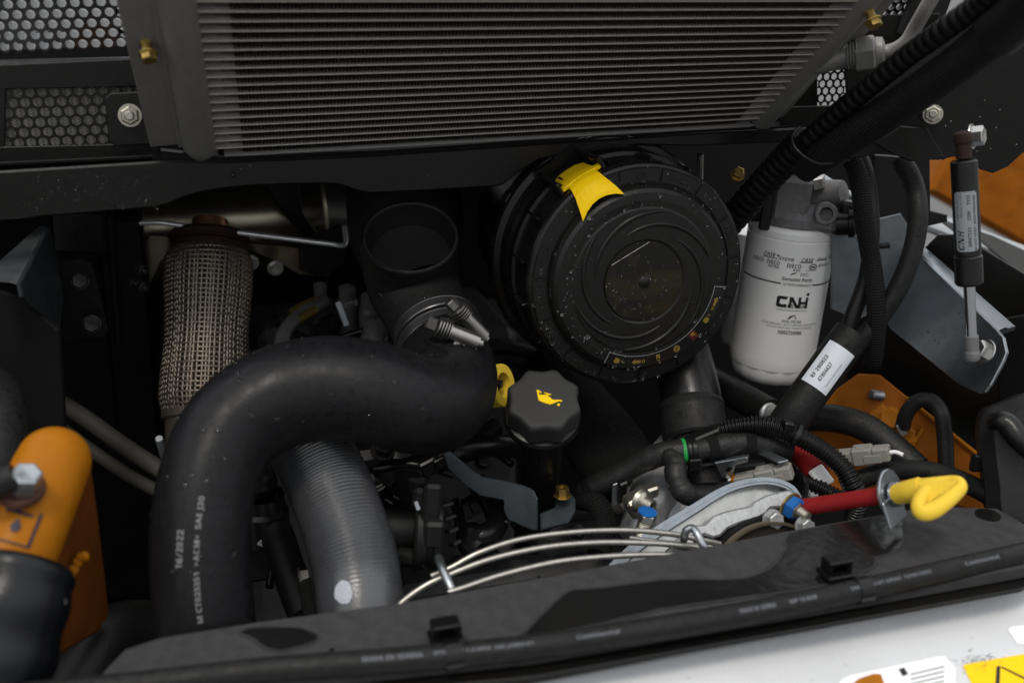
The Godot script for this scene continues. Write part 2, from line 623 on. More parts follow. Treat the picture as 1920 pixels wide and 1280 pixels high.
	mat("tan_steel", Color(0.2, 0.16, 0.11), 0.6, 0.5, 30, coarse, 0.3, blot, null)
	mat("band_dark", Color(0.12, 0.12, 0.125), 0.35, 0.9, 20)
	mat("seal", Color(0.03, 0.024, 0.018), 0.8, 0, 20, coarse, 0.3, blot, null)
	mat("sticker", Color(0.85, 0.86, 0.88), 0.3)
	mat("pipe_paint", Color(0.075, 0.071, 0.06), 0.6)
	mat("copper", Color(0.35, 0.17, 0.08), 0.4, 0.7)
	mat("zinc_dark", Color(0.085, 0.1, 0.11), 0.4, 0.75, 9, fine, 0.08, blot, smear)
	mat("clamp_steel", Color(0.36, 0.35, 0.335), 0.3, 0.95, 14, fine, 0.08, streak, null)
	mat("paint_gloss", g3(0.012), 0.16, 0, 10, orange_peel, 0.1)
	mat("core", Color(0.62, 0.6, 0.57), 0.5, 0.1)
	mat("orange_shaded", Color(0.12, 0.036, 0.007), 0.6, 0, 6, coarse, 0.15, blot, smear)  # pipe orange darkened: shade on the side plate painted into its colour
	mat("mark_grey", Color(0.3, 0.32, 0.36), 0.6)
	mat("engine_grey", g3(0.1), 0.4, 0, 14, fine, 0.2, blot, smear)
	mat("decal", Color(0.02, 0.02, 0.035), 0.5)
	mat("brown_seal", Color(0.1, 0.04, 0.028), 0.7, 0, 20, coarse, 0.3, blot, null)
	mat("coupling", Color(0.005, 0.0055, 0.007), 0.36, 0, 6, fine, 0.1, blot, wet)
	var w := StandardMaterial3D.new()
	w.resource_name = "water"
	w.albedo_color = Color(1, 1, 1, 0.0)
	w.roughness = 0.02
	w.refraction_enabled = true
	w.refraction_scale = 0.033
	M["water"] = w

var HX: Vector3
var HN: Vector3
var corners = []

func _ready() -> void:
	rng.seed = 4711
	var p = deg_to_rad(PITCH)
	look = Vector3(0, -sin(p), -cos(p))
	lift = Vector3(0, cos(p), -sin(p))
	var cam = Camera3D.new()
	cam.name = "camera"
	cam.position = EYE
	cam.basis = Basis(Vector3.RIGHT, lift, -look)
	cam.near = 0.05
	cam.far = 400.0
	var at = CameraAttributesPhysical.new()
	at.frustum_focal_length = 37.5
	at.exposure_aperture = 3.5
	at.frustum_focus_distance = 1.07
	at.frustum_near = 0.05
	at.frustum_far = 400.0
	cam.attributes = at
	cam.fov = rad_to_deg(2.0 * atan(640.0 / FOCAL))
	add_child(cam)
	var env = Environment.new()
	env.background_mode = Environment.BG_SKY
	var sky_m = ProceduralSkyMaterial.new()
	# overcast: the zenith about three times as bright as the horizon
	sky_m.sky_top_color = Color(0.98, 0.99, 1.0)
	sky_m.sky_horizon_color = Color(0.56, 0.56, 0.56)
	sky_m.sky_curve = 0.35
	sky_m.sky_energy_multiplier = 1.25
	sky_m.ground_bottom_color = Color(0.35, 0.35, 0.35)
	sky_m.ground_horizon_color = Color(0.55, 0.55, 0.55)
	var sky = Sky.new()
	sky.sky_material = sky_m
	env.sky = sky
	env.tonemap_mode = Environment.TONE_MAPPER_LINEAR
	env.tonemap_exposure = 0.86
	env.sdfgi_enabled = true
	env.ssao_enabled = true
	env.ssil_enabled = true
	var we = WorldEnvironment.new()
	we.name = "environment"
	we.environment = env
	add_child(we)
	var sun = DirectionalLight3D.new()
	sun.name = "sun"
	sun.light_energy = 0.5
	sun.light_angular_distance = 14.0
	sun.light_color = Color(1.0, 0.97, 0.93)
	sun.shadow_enabled = true
	sun.basis = Basis.looking_at(Vector3(0.1, -0.88, -0.46))
	add_child(sun)
	materials()
	corners = [px(415, 290, 1.0), px(1410, 232, 1.12), px(378, 0, 0.82), px(1605, 0, 0.93)]
	HX = (corners[1] - corners[0]).normalized()
	HN = HX.cross((corners[2] - corners[0]).normalized()).normalized()
	setting()
	bay_shell()
	hood_grille()
	beam()
	condenser()
	top_right()
	left_side()
	exhaust()
	engine()
	intake_duct()
	air_filter()
	fuel_filter()
	strut_side()
	right_floor()
	compressor()
	harness()
	oil_filler()
	hoses()
	throttle()
	fan_guard()
	sill()
	left_pipe()

func hood(a: float, t: float, c := 0.0) -> Vector3:
	return corners[0].lerp(corners[1], a).lerp(corners[2].lerp(corners[3], a), t) + HN * c

func setting() -> void:
	var g = Mb.new()
	g.quad(Vector3(-150, 0, 150), Vector3(150, 0, 150), Vector3(150, 0, -150), Vector3(-150, 0, -150), UP)
	solo("ground", g, M.asphalt, "pale grey concrete yard behind and under the machine", "structure")

# droplets: small lenses of water on points [pos, normal]
func drops(spots: Array, r0: float, r1: float) -> Mb:
	var mb = Mb.new()
	for s in spots:
		var nn: Vector3 = s[1]
		var x = Mb.frame(nn).rotated(nn, rng.randf() * TAU)
		var r = r0 * pow(r1 / r0, pow(rng.randf(), 2.0))
		mb.ball(s[0] + nn * r * 0.12, x * r * rng.randf_range(0.8, 1.5), nn.cross(x) * r, nn * r * rng.randf_range(0.45, 0.7), 8, 5)
	return mb

func bar(mb: Mb, a: Vector3, b: Vector3, w: float, h: float, up: Vector3, bev := 0.001) -> void:
	var t = (b - a).normalized()
	var y = (up - t * up.dot(t)).normalized()
	mb.box((a + b) * 0.5, t, y, t.cross(y), Vector3(a.distance_to(b), h, w), bev)

func plate(mb: Mb, pix: Array, p0: Vector3, bx: Vector3, by: Vector3, th: float, bev := 0.0008) -> void:
	by = (by - bx * by.dot(bx)).normalized()
	mb.prism(outline(pix, p0, bx, by), p0, bx, by, th, bev)

func bay_shell() -> void:
	var t = thing("engine_bay_housing", "dark steel housing round the engine, its inner walls almost black", "housing", px(900, 1300, 1.5))
	var b = Mb.new()
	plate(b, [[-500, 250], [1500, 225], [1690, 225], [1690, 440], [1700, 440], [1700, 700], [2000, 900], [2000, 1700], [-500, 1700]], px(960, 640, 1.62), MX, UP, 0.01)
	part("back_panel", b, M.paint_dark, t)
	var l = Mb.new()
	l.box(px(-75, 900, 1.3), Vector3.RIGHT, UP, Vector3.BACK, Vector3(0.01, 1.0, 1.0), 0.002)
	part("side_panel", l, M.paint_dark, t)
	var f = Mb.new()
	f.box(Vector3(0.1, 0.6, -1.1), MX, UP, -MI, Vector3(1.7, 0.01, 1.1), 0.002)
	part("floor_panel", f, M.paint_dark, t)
	var rf = Mb.new()
	var ro = px(400, 296, 1.0)
	rf.box(ro + MI * 0.40 + MX * 0.1, MX, UP, MI, Vector3(1.0, 0.004, 0.76), 0.001)
	part("added_roof", rf, M.paint_dark, t)  # roof plate added to keep skylight out of the bay
	var r = Mb.new()
	# dark inner panel on the right, behind the strut bracket
	var bx = (Vector3.RIGHT * 0.9 - look * 0.35 - lift * 0.2).normalized()
	plate(r, [[1590, 560], [1700, 500], [1760, 440], [1800, 440], [2000, 560], [2000, 1040], [1900, 980], [1760, 860], [1640, 730], [1560, 700]], px(1760, 700, 1.24), bx, UP, 0.004)
	part("inner_panel", r, M.paint, t)
	var w = Mb.new()
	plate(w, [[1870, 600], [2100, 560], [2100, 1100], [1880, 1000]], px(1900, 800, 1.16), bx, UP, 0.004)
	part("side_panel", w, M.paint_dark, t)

# a sheet of round holes: centres on a staggered grid inside pixel polygons
func holes(mb: Mb, region: Array, p0: Vector3, bx: Vector3, by: Vector3, pitch: float, hole: float, th: float) -> void:
	by = (by - bx * by.dot(bx)).normalized()
	var poly = PackedVector2Array(outline(region, p0, bx, by))
	var lo = poly[0]
	var hi = poly[0]
	for q in poly:
		lo = lo.min(q)
		hi = hi.max(q)
	var bz = bx.cross(by)
	var row_h = pitch * 0.866
	var j = 0
	var y = lo.y
	while y < hi.y:
		var x = lo.x + (pitch * 0.5 if j % 2 else 0.0)
		while x < hi.x:
			var c = Vector2(x, y)
			if Geometry2D.is_point_in_polygon(c, poly):
				for k in 12:
					var a0 = TAU * k / 12 + PI / 6
					var a1 = TAU * (k + 1) / 12 + PI / 6
					var h0 = hexedge(a0, pitch)
					var h1 = hexedge(a1, pitch)
					var q = [c + h0, c + h1, c + Vector2(cos(a1), sin(a1)) * hole, c + Vector2(cos(a0), sin(a0)) * hole]
					var w = []
					for e in q:
						w.append(p0 + bx * e.x + by * e.y)
					mb.quad(w[0], w[1], w[2], w[3], bz)
					mb.quad(w[0] - bz * th, w[1] - bz * th, w[2] - bz * th, w[3] - bz * th, -bz)
					mb.quad(w[2], w[3], w[3] - bz * th, w[2] - bz * th, -(bx * cos(a0) + by * sin(a0)))
			x += pitch
		y += row_h
		j += 1

func hexedge(a: float, pitch: float) -> Vector2:
	var m = fposmod(a + PI / 6, PI / 3) - PI / 6
	return Vector2(cos(a), sin(a)) * (pitch * 0.5 / cos(m))

func hood_grille() -> void:
	var t = thing("hood_grille", "raised black hood panel with round holes behind the cooler", "hood panel", px(100, 300, 1.0))
	# upper sheets lean back with the hood
	var up2 = (lift * 0.78 - look * 0.63).normalized()
	var up_o = px(110, 50, 0.97)
	var a = Mb.new()
	holes(a, [[-260, -140], [190, -140], [205, -60], [232, 98], [-260, 98]], up_o, HX, up2, 0.0112, 0.0042, 0.015)
	part("perforated_sheet", a, M.paint_gloss, t)
	var a2 = Mb.new()
	var right_o = px(1680, 20, 1.13)
	holes(a2, [[1632, -140], [1800, -140], [1735, -5], [1715, 52], [1630, 52]], right_o, HX, up2, 0.0092, 0.0037, 0.006)
	holes(a2, [[1532, 128], [1588, 128], [1592, 208], [1530, 208]], px(1560, 170, 1.16), HX, UP, 0.0088, 0.0037, 0.002)
	part("perforated_sheet", a2, M.paint, t)
	var low_o = px(130, 215, 1.0)
	var b = Mb.new()
	holes(b, [[2, 158], [262, 156], [270, 276], [2, 283]], low_o, MX, UP, 0.0106, 0.0043, 0.0012)
	part("perforated_sheet", b, M.paint, t)
	# solid strips round the holes, each lying proud of the sheets
	var strip = func(q: Array, off: Vector3, th: float):
		var sm = Mb.new()
		plate(sm, q, low_o + off, MX, UP, th)
		part("frame_strip", sm, M.paint, t)
	strip.call([[-280, 134], [300, 108], [300, 162], [-280, 172]], MI * -0.0015, 0.004)
	strip.call([[-280, 165], [10, 163], [8, 282], [-280, 296]], MI * -0.0012, 0.004)
	strip.call([[-280, 282], [312, 268], [312, 300], [-280, 335]], MI * -0.0018, 0.004)
	strip.call([[-280, 93], [300, 84], [300, 115], [-280, 136]], MI * 0.02, 0.003)
	var e0 = Mb.new()
	bar(e0, px(226, -80, 0.93), px(300, 262, 1.005), 0.006, 0.05, HN)
	part("frame_strip", e0, M.paint, t)
	var e1 = Mb.new()
	bar(e1, px(1765, -60, 1.1), px(1718, 70, 1.13), 0.05, 0.01, HN)
	part("frame_strip", e1, M.paint, t)
	var e2 = Mb.new()
	bar(e2, px(1500, 60, 1.15), px(1760, 52, 1.12), 0.004, 0.03, UP)
	part("frame_strip", e2, M.paint, t)
	var e3 = Mb.new()
	plate(e3, [[1480, 60], [1760, 52], [1720, 130], [1470, 132]], px(1600, 100, 1.165), MX, UP, 0.004)
	part("frame_strip", e3, M.paint, t)
	var e4 = Mb.new()
	plate(e4, [[1586, 126], [1760, 100], [1640, 212], [1592, 212]], px(1620, 170, 1.155), MX, UP, 0.004)
	part("frame_strip", e4, M.paint, t)
	var e5 = Mb.new()
	plate(e5, [[1470, 200], [1640, 196], [1640, 250], [1460, 256]], px(1560, 225, 1.155), MX, UP, 0.004)
	part("frame_strip", e5, M.paint, t)
	var e9 = Mb.new()
	plate(e9, [[1420, 245], [1490, 118], [1534, 114], [1534, 216], [1470, 262]], px(1500, 180, 1.17), MX, UP, 0.004)
	part("frame_strip", e9, M.paint, t)
	# cooler core behind the lower holes: thin wavy fins
	var k = Mb.new()
	var core_o = low_o + MI * 0.009
	for i in 34:
		var pts = []
		for q in 120:
			var x = -0.075 + 0.15 * q / 119.0
			pts.append(core_o + MX * x + UP * (-0.036 + i * 0.0023 + (0.0007 if (q / 2) % 2 else -0.0007)))
		var side = []
		var nrm = []
		for q in 120:
			side.append(MI * 0.004)
			nrm.append(UP)
		k.ribbon(pts, side, nrm, 0.0005)
	var core = thing("oil_cooler", "light metal cooler core with wavy fins behind the lower round holes", "cooler", core_o - UP * 0.05)
	part("fin", k, M.core, core, "stuff")
	var kb = Mb.new()
	kb.box(core_o + MI * 0.012, MX, UP, MI, Vector3(0.17, 0.1, 0.01), 0.001)
	kb.box(core_o + MI * 0.003 - UP * 0.044, MX, UP, MI, Vector3(0.16, 0.01, 0.012), 0.001)
	part("core_plate", kb, M.cast_grey, core)
	# mounting tab with its nut
	var tab = thing("mounting_tab", "black rounded steel tab with a zinc nut holding the cooler", "bracket", px(245, 270, 0.98))
	var tb = Mb.new()
	plate(tb, [[205, 175], [285, 170], [296, 180], [300, 262], [292, 270], [215, 274], [203, 264], [196, 186]], px(245, 220, 0.985), MX, UP, 0.004, 0.001)
	part("plate", tb, M.paint, tab)
	var nb = Mb.new()
	nb.hexhead(px(243, 216, 0.984), (-MI + UP * 0.1).normalized(), 0.0086, 0.006, 0.0108, 0.0042, 0.008)
	part("flange_nut", nb, M.bolt, tab)

func beam() -> void:
	var t = thing("cross_beam", "long black steel beam with an arched lower edge under the cooler", "beam", px(700, 400, 1.0))
	var o = px(400, 340, 0.985)
	var b = Mb.new()
	var pix = [[-280, 338], [300, 302], [420, 303], [700, 291], [1000, 270], [1300, 250], [1560, 236], [1560, 262], [1400, 270], [1300, 274], [1200, 272], [1080, 284], [1010, 300], [975, 322], [945, 346], [930, 350], [800, 358], [690, 363], [665, 357], [650, 351], [632, 346], [600, 345], [540, 346], [470, 349], [420, 354], [375, 361], [340, 372], [318, 382], [295, 389], [140, 402], [-280, 434]]
	plate(b, pix, o, MX, UP, 0.005, 0.0018)
	part("web", b, M.paint, t)
	var f = Mb.new()
	plate(f, [[300, 283], [420, 296], [700, 284], [1000, 262], [1300, 243], [1560, 228], [1560, 238], [1300, 252], [1000, 272], [700, 293], [420, 305], [300, 306]], o + MI * 0.012, MX, UP, 0.02, 0.002)
	part("flange", f, M.paint_dark, t)
	var fb = Mb.new()
	plate(fb, [[285, 268], [440, 272], [1000, 240], [1480, 212], [1570, 205], [1570, 245], [1000, 285], [440, 310], [285, 310]], o + MI * 0.035, MX, UP, 0.003)
	part("back_flange", fb, M.paint_dark, t)
	var d = Mb.new()
	# bolt head and weld spots
	d.ball(px(437, 329, 0.984), MX * 0.0022, UP * 0.0022, -MI * 0.0016)
	part("rivet", d, M.paint, t)
	var spots = []
	var bz = -MI
	for i in 150:
		var q = meet(rng.randf_range(60, 285), rng.randf_range(325, 380), o, bz)
		spots.append([q, bz])
	for i in 26:
		spots.append([meet(rng.randf_range(0, 300), 392.0 - rng.randf_range(0, 10), o, bz), bz])
	for i in 30:
		spots.append([meet(rng.randf_range(330, 950), rng.randf_range(305, 340), o, bz), bz])
	part("water_drops", drops(spots, 0.0005, 0.0016), M.water, t, "stuff")

func condenser() -> void:
	var t = thing("air_conditioning_condenser", "grey metal condenser with rows of flat tubes and folded fins", "condenser", hood(0.5, 0.0))
	var rows = 22
	var top = 1.22
	for i in rows:
		var tt = 0.045 + i * 0.0555
		var mb = Mb.new()
		bar(mb, hood(-0.018, tt, -0.007), hood(1.012, tt, -0.007), 0.014, 0.0016, HX.cross(HN), 0.0008)
		part("tube", mb, M.alu_tube, t)
	var f = Mb.new()
	for i in rows + 1:
		var t0 = 0.045 + (i - 1) * 0.0555 + 0.009
		var t1 = 0.045 + i * 0.0555 - 0.009
		if i == 0:
			t0 = 0.004
		var cnt = 330
		for k in cnt:
			var a0 = 0.036 + 0.93 * k / cnt
			var a1 = 0.036 + 0.93 * (k + 1) / cnt
			var lo = t0 if k % 2 else t1
			var hi = t1 if k % 2 else t0
			var p0 = hood(a0, lo, -0.0005)
			var p1 = hood(a1, hi, -0.0005)
			f.quad(p0, p1, p1 - HN * 0.012, p0 - HN * 0.012, HX)
	part("fin", f, M.fin, t, "stuff")
	var bk = Mb.new()
	bk.quad(hood(-0.02, -0.01, -0.017), hood(1.02, -0.01, -0.017), hood(1.02, top, -0.017), hood(-0.02, top, -0.017), HN)
	bk.quad(hood(-0.02, -0.01, -0.04), hood(1.02, -0.01, -0.04), hood(1.02, top, -0.04), hood(-0.02, top, -0.04), -HN)
	part("core_back", bk, M.paint_dark, t)
	var h = Mb.new()
	var pts = []
	for i in 12:
		pts.append(hood(-0.034, -0.01 + 1.23 * i / 11.0, -0.006))
	h.tube(pts, 0.0155, 24)
	h.ball(pts[0], HX * 0.0155, HN * 0.0155, (pts[1] - pts[0]).normalized() * 0.009, 24, 8)
	part("header_tank", h, M.alu, t)
	var h2 = Mb.new()
	pts = []
	for i in 12:
		pts.append(hood(1.028, -0.02 + 1.24 * i / 11.0, -0.007))
	h2.tube(pts, 0.0125, 20)
	part("header_tank", h2, M.alu, t)
	for q in [[0.016, 0.036], [0.966, 0.99]]:
		var ce = Mb.new()
		ce.quad(hood(q[0], 0.0, -0.0055), hood(q[1], 0.0, -0.0055), hood(q[1], top, -0.0055), hood(q[0], top, -0.0055), HN)
		part("core_end", ce, M.fin, t)
	var s = Mb.new()
	var l0 = hood(-0.115, 0.06, -0.004)
	var lu = (hood(-0.115, 1.5, -0.004) - l0).normalized()
	s.prism([Vector2(0, 0), Vector2(0.032, 0.002), Vector2(0.032, 0.24), Vector2(0, 0.24)], l0, HX, lu, 0.003, 0.0008)
	bar(s, hood(-0.064, 0.055, -0.006), hood(-0.064, 1.22, -0.006), 0.006, 0.008, HN)
	part("side_plate", s, M.alu, t)
	var s2 = Mb.new()
	bar(s2, hood(1.062, 0.02, -0.014), hood(1.052, 1.22, -0.014), 0.006, 0.02, HN)
	bar(s2, hood(1.085, 0.42, -0.012), hood(1.075, 1.22, -0.012), 0.016, 0.003, HN)
	part("side_plate", s2, M.alu, t)
	var bt = Mb.new()
	bar(bt, hood(0.004, -0.008, -0.006), hood(1.0, -0.012, -0.006), 0.016, 0.0035, HX.cross(HN), 0.0008)
	part("bottom_rail", bt, M.alu, t)
	for e in [[277, 100, 262, 92, 0.853], [1637, 38, 1630, 46, 0.935]]:
		var b = Mb.new()
		var o = px(e[0], e[1], e[4] + 0.004)
		var ax = (-UP * 0.75 - MI * 0.6 + MX * 0.1).normalized()
		b.lathe(o - ax * 0.012, ax, [[0.005, 0.0], [0.0055, 0.003], [0.0042, 0.004], [0.0042, 0.012]], 16)
		b.hexhead(o, ax, 0.0066, 0.006, 0.0078)
		part("brass_bolt", b, M.brass, t)

func top_right() -> void:
	# fitting and bright pipe
	var t = thing("condenser_pipe", "bright metal pipe with hex union at the condenser's upper corner", "pipe", px(1600, 130, 1.0))
	var a = Mb.new()
	a.tube(way([[1525, 118, 1.03], [1560, 110, 1.025], [1594, 102, 1.02]]), 0.0115, 8)
	part("adapter", a, M.alu, t)
	var th = Mb.new()
	var ax = (px(1650, 96, 1.01) - px(1594, 103, 1.02)).normalized()
	th.thread(px(1588, 103, 1.02), ax, 0.0138, 0.011, 4)
	part("thread", th, M.alu, t)
	var n = Mb.new()
	n.hexhead(px(1606, 102, 1.02), ax, 0.0175, 0.018, 0.0, 0.0, 0.0, 0.35)
	n.lathe(px(1644, 98, 1.015), ax, [[0.0145, 0.0], [0.0135, 0.006], [0.008, 0.008]], 24)
	part("hex_nut", n, M.alu, t)
	var p = Mb.new()
	p.tube(smooth(way([[1640, 98, 1.015], [1672, 95, 1.01], [1698, 80, 1.0], [1716, 52, 0.99], [1740, 10, 0.97], [1775, -50, 0.95]]), 8), 0.0068, 14)
	part("pipe", p, M.alu, t)
	# ribbed black conduit
	var c = Mb.new()
	var path = even(smooth(way([[2160, -330, 0.66], [1960, -120, 0.76], [1890, -45, 0.81], [1830, 12, 0.855], [1765, 60, 0.89], [1700, 107, 0.93], [1590, 196, 1.0], [1530, 248, 1.04], [1497, 278, 1.06]]), 10), 0.0016)
	var rr = []
	for i in path.size():
		rr.append(0.009 + (0.0011 if (i % 6) < 4 else -0.0005))
	c.tube(path, rr, 16)
	solo("ribbed_conduit", c, M.loom_black, "shiny black ribbed conduit running down from the upper corner beside the condenser", "conduit")
	# spiral wrapped hose below the wire clip
	var sp = Mb.new()
	path = even(smooth(way([[1512, 262, 1.055], [1455, 318, 1.09], [1395, 385, 1.125], [1345, 445, 1.16], [1310, 520, 1.2]]), 10), 0.0012)
	rr = []
	for i in path.size():
		rr.append(0.0155 + (0.0008 if (i % 7) < 4 else 0.0))
	sp.tube(path, rr, 18)
	solo("spiral_hose", sp, M.loom_black, "black spiral-ribbed hose passing between air filter and white fuel filter", "hose")
	# thick braided hose
	var h = thing("braided_hose", "thick black textile-covered hose slanting from upper right corner to the wire clip", "hose", px(1683, 240, 0.97))
	var hb = Mb.new()
	path = smooth(way([[2160, -200, 0.68], [1960, -20, 0.8], [1885, 48, 0.85], [1800, 115, 0.9], [1683, 198, 0.97], [1580, 264, 1.03], [1505, 312, 1.075]]), 10)
	hb.tube(path, 0.0172, 22)
	part("sleeve", hb, M.fabric, h)
	var hc = Mb.new()
	hc.tube(way([[2160, -200, 0.679], [1960, -20, 0.799], [1910, 28, 0.833], [1872, 60, 0.857]]), 0.0215, 22)
	part("collar", hc, M.rubber_dark, h)
	var w = Mb.new()
	path = []
	for i in 25:
		var a2 = PI * (0.1 + 1.25 * i / 24.0)
		path.append(px(1535 - 44 * sin(a2) * 0.35 - 22 * cos(a2) * 1.4 + 0, 279 + 34 * -cos(a2) + 10 * sin(a2), 1.02 - 0.012 * sin(a2)))
	path = smooth(way([[1500, 238, 1.04], [1486, 254, 1.02], [1490, 274, 1.012], [1510, 294, 1.01], [1535, 306, 1.015], [1560, 306, 1.03]]), 8)
	w.tube(path, 0.0013, 8)
	solo("wire_clip", w, M.black_bolt, "thin wire clip wrapped round the two black hoses under the condenser", "clip")
	# gusset plate
	var gp = thing("gusset_plate", "large black steel gusset plate carrying the gas strut's top end", "bracket", px(1800, 320, 1.02))
	var g = Mb.new()
	plate(g, [[1500, 262], [1640, 170], [1960, -80], [1960, 262], [1918, 288], [1892, 312], [1864, 325], [1840, 318], [1822, 300], [1800, 292], [1778, 296], [1770, 300], [1745, 300], [1706, 303], [1668, 285], [1610, 296], [1520, 306]], px(1760, 220, 1.06), (MX * 0.95 + MI * -0.3).normalized(), UP, 0.006, 0.001)
	part("plate", g, M.paint, gp)
	var fl = Mb.new()
	plate(fl, [[1640, 268], [1690, 236], [1740, 240], [1772, 296], [1745, 300], [1705, 302], [1665, 284]], px(1760, 220, 1.05), (MX * 0.95 + MI * -0.3).normalized(), UP, 0.004, 0.001)
	part("reinforcing_plate", fl, M.paint, gp)
	var b = Mb.new()
	b.hexhead(px(1750, 214, 1.05), (-MI * 0.75 - MX * 0.55 + UP * 0.15).normalized(), 0.0082, 0.007, 0.0098, 0.0038, 0.006)
	part("flange_nut", b, M.bolt, gp)
	var lg = Mb.new()
	plate(lg, [[1640, 290], [1745, 298], [1746, 395], [1778, 403], [1778, 416], [1742, 424], [1640, 470]], px(1740, 360, 1.18), MX, UP, 0.006, 0.001)
	part("leg", lg, M.paint, gp)
	var spots = []
	for i in 12:
		spots.append([meet(rng.randf_range(1640, 1910), rng.randf_range(180, 300), px(1760, 220, 1.0597), (MX * 0.95 + MI * -0.3).normalized().cross(UP)), -MI])
	spots.append([px(1859, 328, 1.055), -UP])
	part("water_drops", drops(spots, 0.0006, 0.0018), M.water, gp, "stuff")
	# beyond the opening
	var bm = thing("loader_arm", "dull orange steel arm of the machine seen behind the gas strut", "machine arm", px(1850, 500, 1.9))
	var ob = Mb.new()
	plate(ob, [[1776, 290], [1800, 200], [2100, 120], [2100, 560], [1900, 450], [1740, 360]], px(1850, 380, 1.9), (MX - MI * 0.2).normalized(), UP, 0.12, 0.01)
	part("side_plate", ob, M.orange_dull, bm)
	var rl = thing("side_rail", "silver painted side rail with a notched inner lip", "rail", px(1850, 470, 1.4))
	var r1 = Mb.new()
	bar(r1, px(1690, 395, 1.5), px(2000, 512, 1.28), 0.05, 0.014, UP, 0.004)
	part("rail_top", r1, M.label_silver, rl)
	var r2 = Mb.new()
	plate(r2, [[1745, 400], [1800, 440], [1840, 452], [1905, 505], [1868, 512], [1880, 532], [1990, 600], [1990, 500], [1860, 440], [1780, 415]], px(1860, 480, 1.3), (Vector3.RIGHT * 0.9 - look * 0.35).normalized(), (UP * 0.5 + MI * 0.85).normalized(), 0.003, 0.0006)
	part("lip", r2, M.paint_grey, rl)

func left_side() -> void:
	var t = thing("bent_bracket", "grey galvanised bent steel bracket with rolled top edge at the left edge", "bracket", px(60, 600, 1.0))
	var a = Mb.new()
	var p = smooth(way([[-40, 540, 0.93], [-5, 528, 0.935], [22, 526, 0.94]]), 5)
	# rolled top flange then the face below it
	var tl = px(72, 424, 1.06)
	var tr = px(90, 424, 1.055)
	var bl = px(-45, 527, 0.94)
	var br = px(36, 530, 0.935)
	var up = (tr - tl).cross(bl - tl).normalized()
	if up.y < 0:
		up = -up
	var rows = []
	for i in 9:
		var s = float(i) / 8.0
		var e0 = tl.lerp(bl, s)
		var e1 = tr.lerp(br, s)
		var row = []
		for k in 9:
			var q = float(k) / 8.0
			var pt = e0.lerp(e1, minf(q * 1.2, 1.0))
			var drop = maxf(q - 0.6, 0.0)
			row.append([pt - UP * drop * drop * 0.06, (up + (e1 - e0).normalized() * drop * 3.0).normalized(), Vector2.ZERO])
		rows.append(row)
	a.sheet(rows)
	part("rolled_edge", a, M.zinc_dull, t)
	var f = Mb.new()
	var bx = (br - tr).normalized() * -1.0
	plate(f, [[92, 424], [105, 470], [118, 560], [112, 618], [60, 575], [43, 556], [38, 532]], px(60, 530, 0.965), bx, UP, 0.004)
	part("face", f, M.zinc_dark, t)
	var bp = thing("bolted_plate", "black plate with rounded corner and two bolts beside the bent bracket", "plate", px(150, 640, 1.12))
	var b = Mb.new()
	plate(b, [[102, 490], [150, 486], [168, 492], [176, 506], [202, 620], [196, 632], [120, 640]], px(150, 560, 1.12), MX, UP, 0.005)
	part("plate", b, M.paint, bp)
	for e in [[150, 525], [172, 607]]:
		var n = Mb.new()
		n.hexhead(px(e[0], e[1], 1.115), (-MI + UP * 0.2).normalized(), 0.0085, 0.008, 0.0096)
		part("bolt", n, M.black_bolt, bp)
	var col = thing("frame_post", "black steel frame post under the left end of the beam", "post", px(220, 800, 1.2))
	var c = Mb.new()
	bar(c, px(222, 400, 1.2), px(262, 830, 1.36), 0.05, 0.03, MI, 0.004)
	bar(c, px(205, 398, 1.17), px(222, 640, 1.25), 0.008, 0.02, MI, 0.002)
	bar(c, px(95, 432, 1.16), px(200, 436, 1.17), 0.01, 0.05, UP, 0.004)
	part("post", c, M.paint, col)
	for e in [[262, 505, 1.16], [246, 530, 1.17], [263, 537, 1.16]]:
		var n = Mb.new()
		n.hexhead(px(e[0], e[1], e[2]), (-MI + MX * 0.6).normalized(), 0.0055, 0.006, 0.0065, 0.003, 0.006)
		part("bolt", n, M.black_bolt, col)
	var wall = thing("sound_panel", "matte black insulated side panel at the left of the bay", "panel", px(60, 900, 1.05))
	var w = Mb.new()
	plate(w, [[-60, 530], [40, 558], [108, 620], [118, 780], [130, 1000], [-60, 1000]], px(60, 760, 1.03), (MX * 0.9 - MI * 0.4).normalized(), UP, 0.006, 0.001)
	part("panel", w, M.inside, wall)
	var h = Mb.new()
	h.tube(smooth(way([[-60, 1500, 0.84], [-30, 1080, 0.86], [-12, 900, 0.88], [-8, 800, 0.9], [-20, 745, 0.93], [-60, 720, 0.97]]), 8), 0.0255, 24)
	solo("dark_hose", h, M.rubber, "dark rubber hose cut off by the left edge above the orange pipe", "hose")
	var pp = Mb.new()
	pp.tube(smooth(way([[90, 742, 1.24], [150, 778, 1.22], [230, 835, 1.2], [330, 900, 1.18]]), 6), 0.0098, 16)
	solo("steel_pipe", pp, M.pipe_paint, "upper and thicker of two grey pipes slanting behind the orange pipe", "pipe")
	var pq = Mb.new()
	pq.tube(smooth(way([[110, 800, 1.24], [190, 858, 1.22], [260, 902, 1.2], [330, 935, 1.18]]), 6), 0.0078, 14)
	solo("steel_pipe", pq, M.pipe_paint, "lower and thinner of two grey pipes slanting behind the orange pipe", "pipe")
	var st = Mb.new()
	var ax = (px(290, 798, 1.02) - px(306, 850, 1.06)).normalized()
	st.thread(px(308, 856, 1.06), ax, 0.0042, 0.034, 18)
	solo("threaded_stud", st, M.zinc_dull, "short threaded steel stud standing beside the big black hose", "stud")

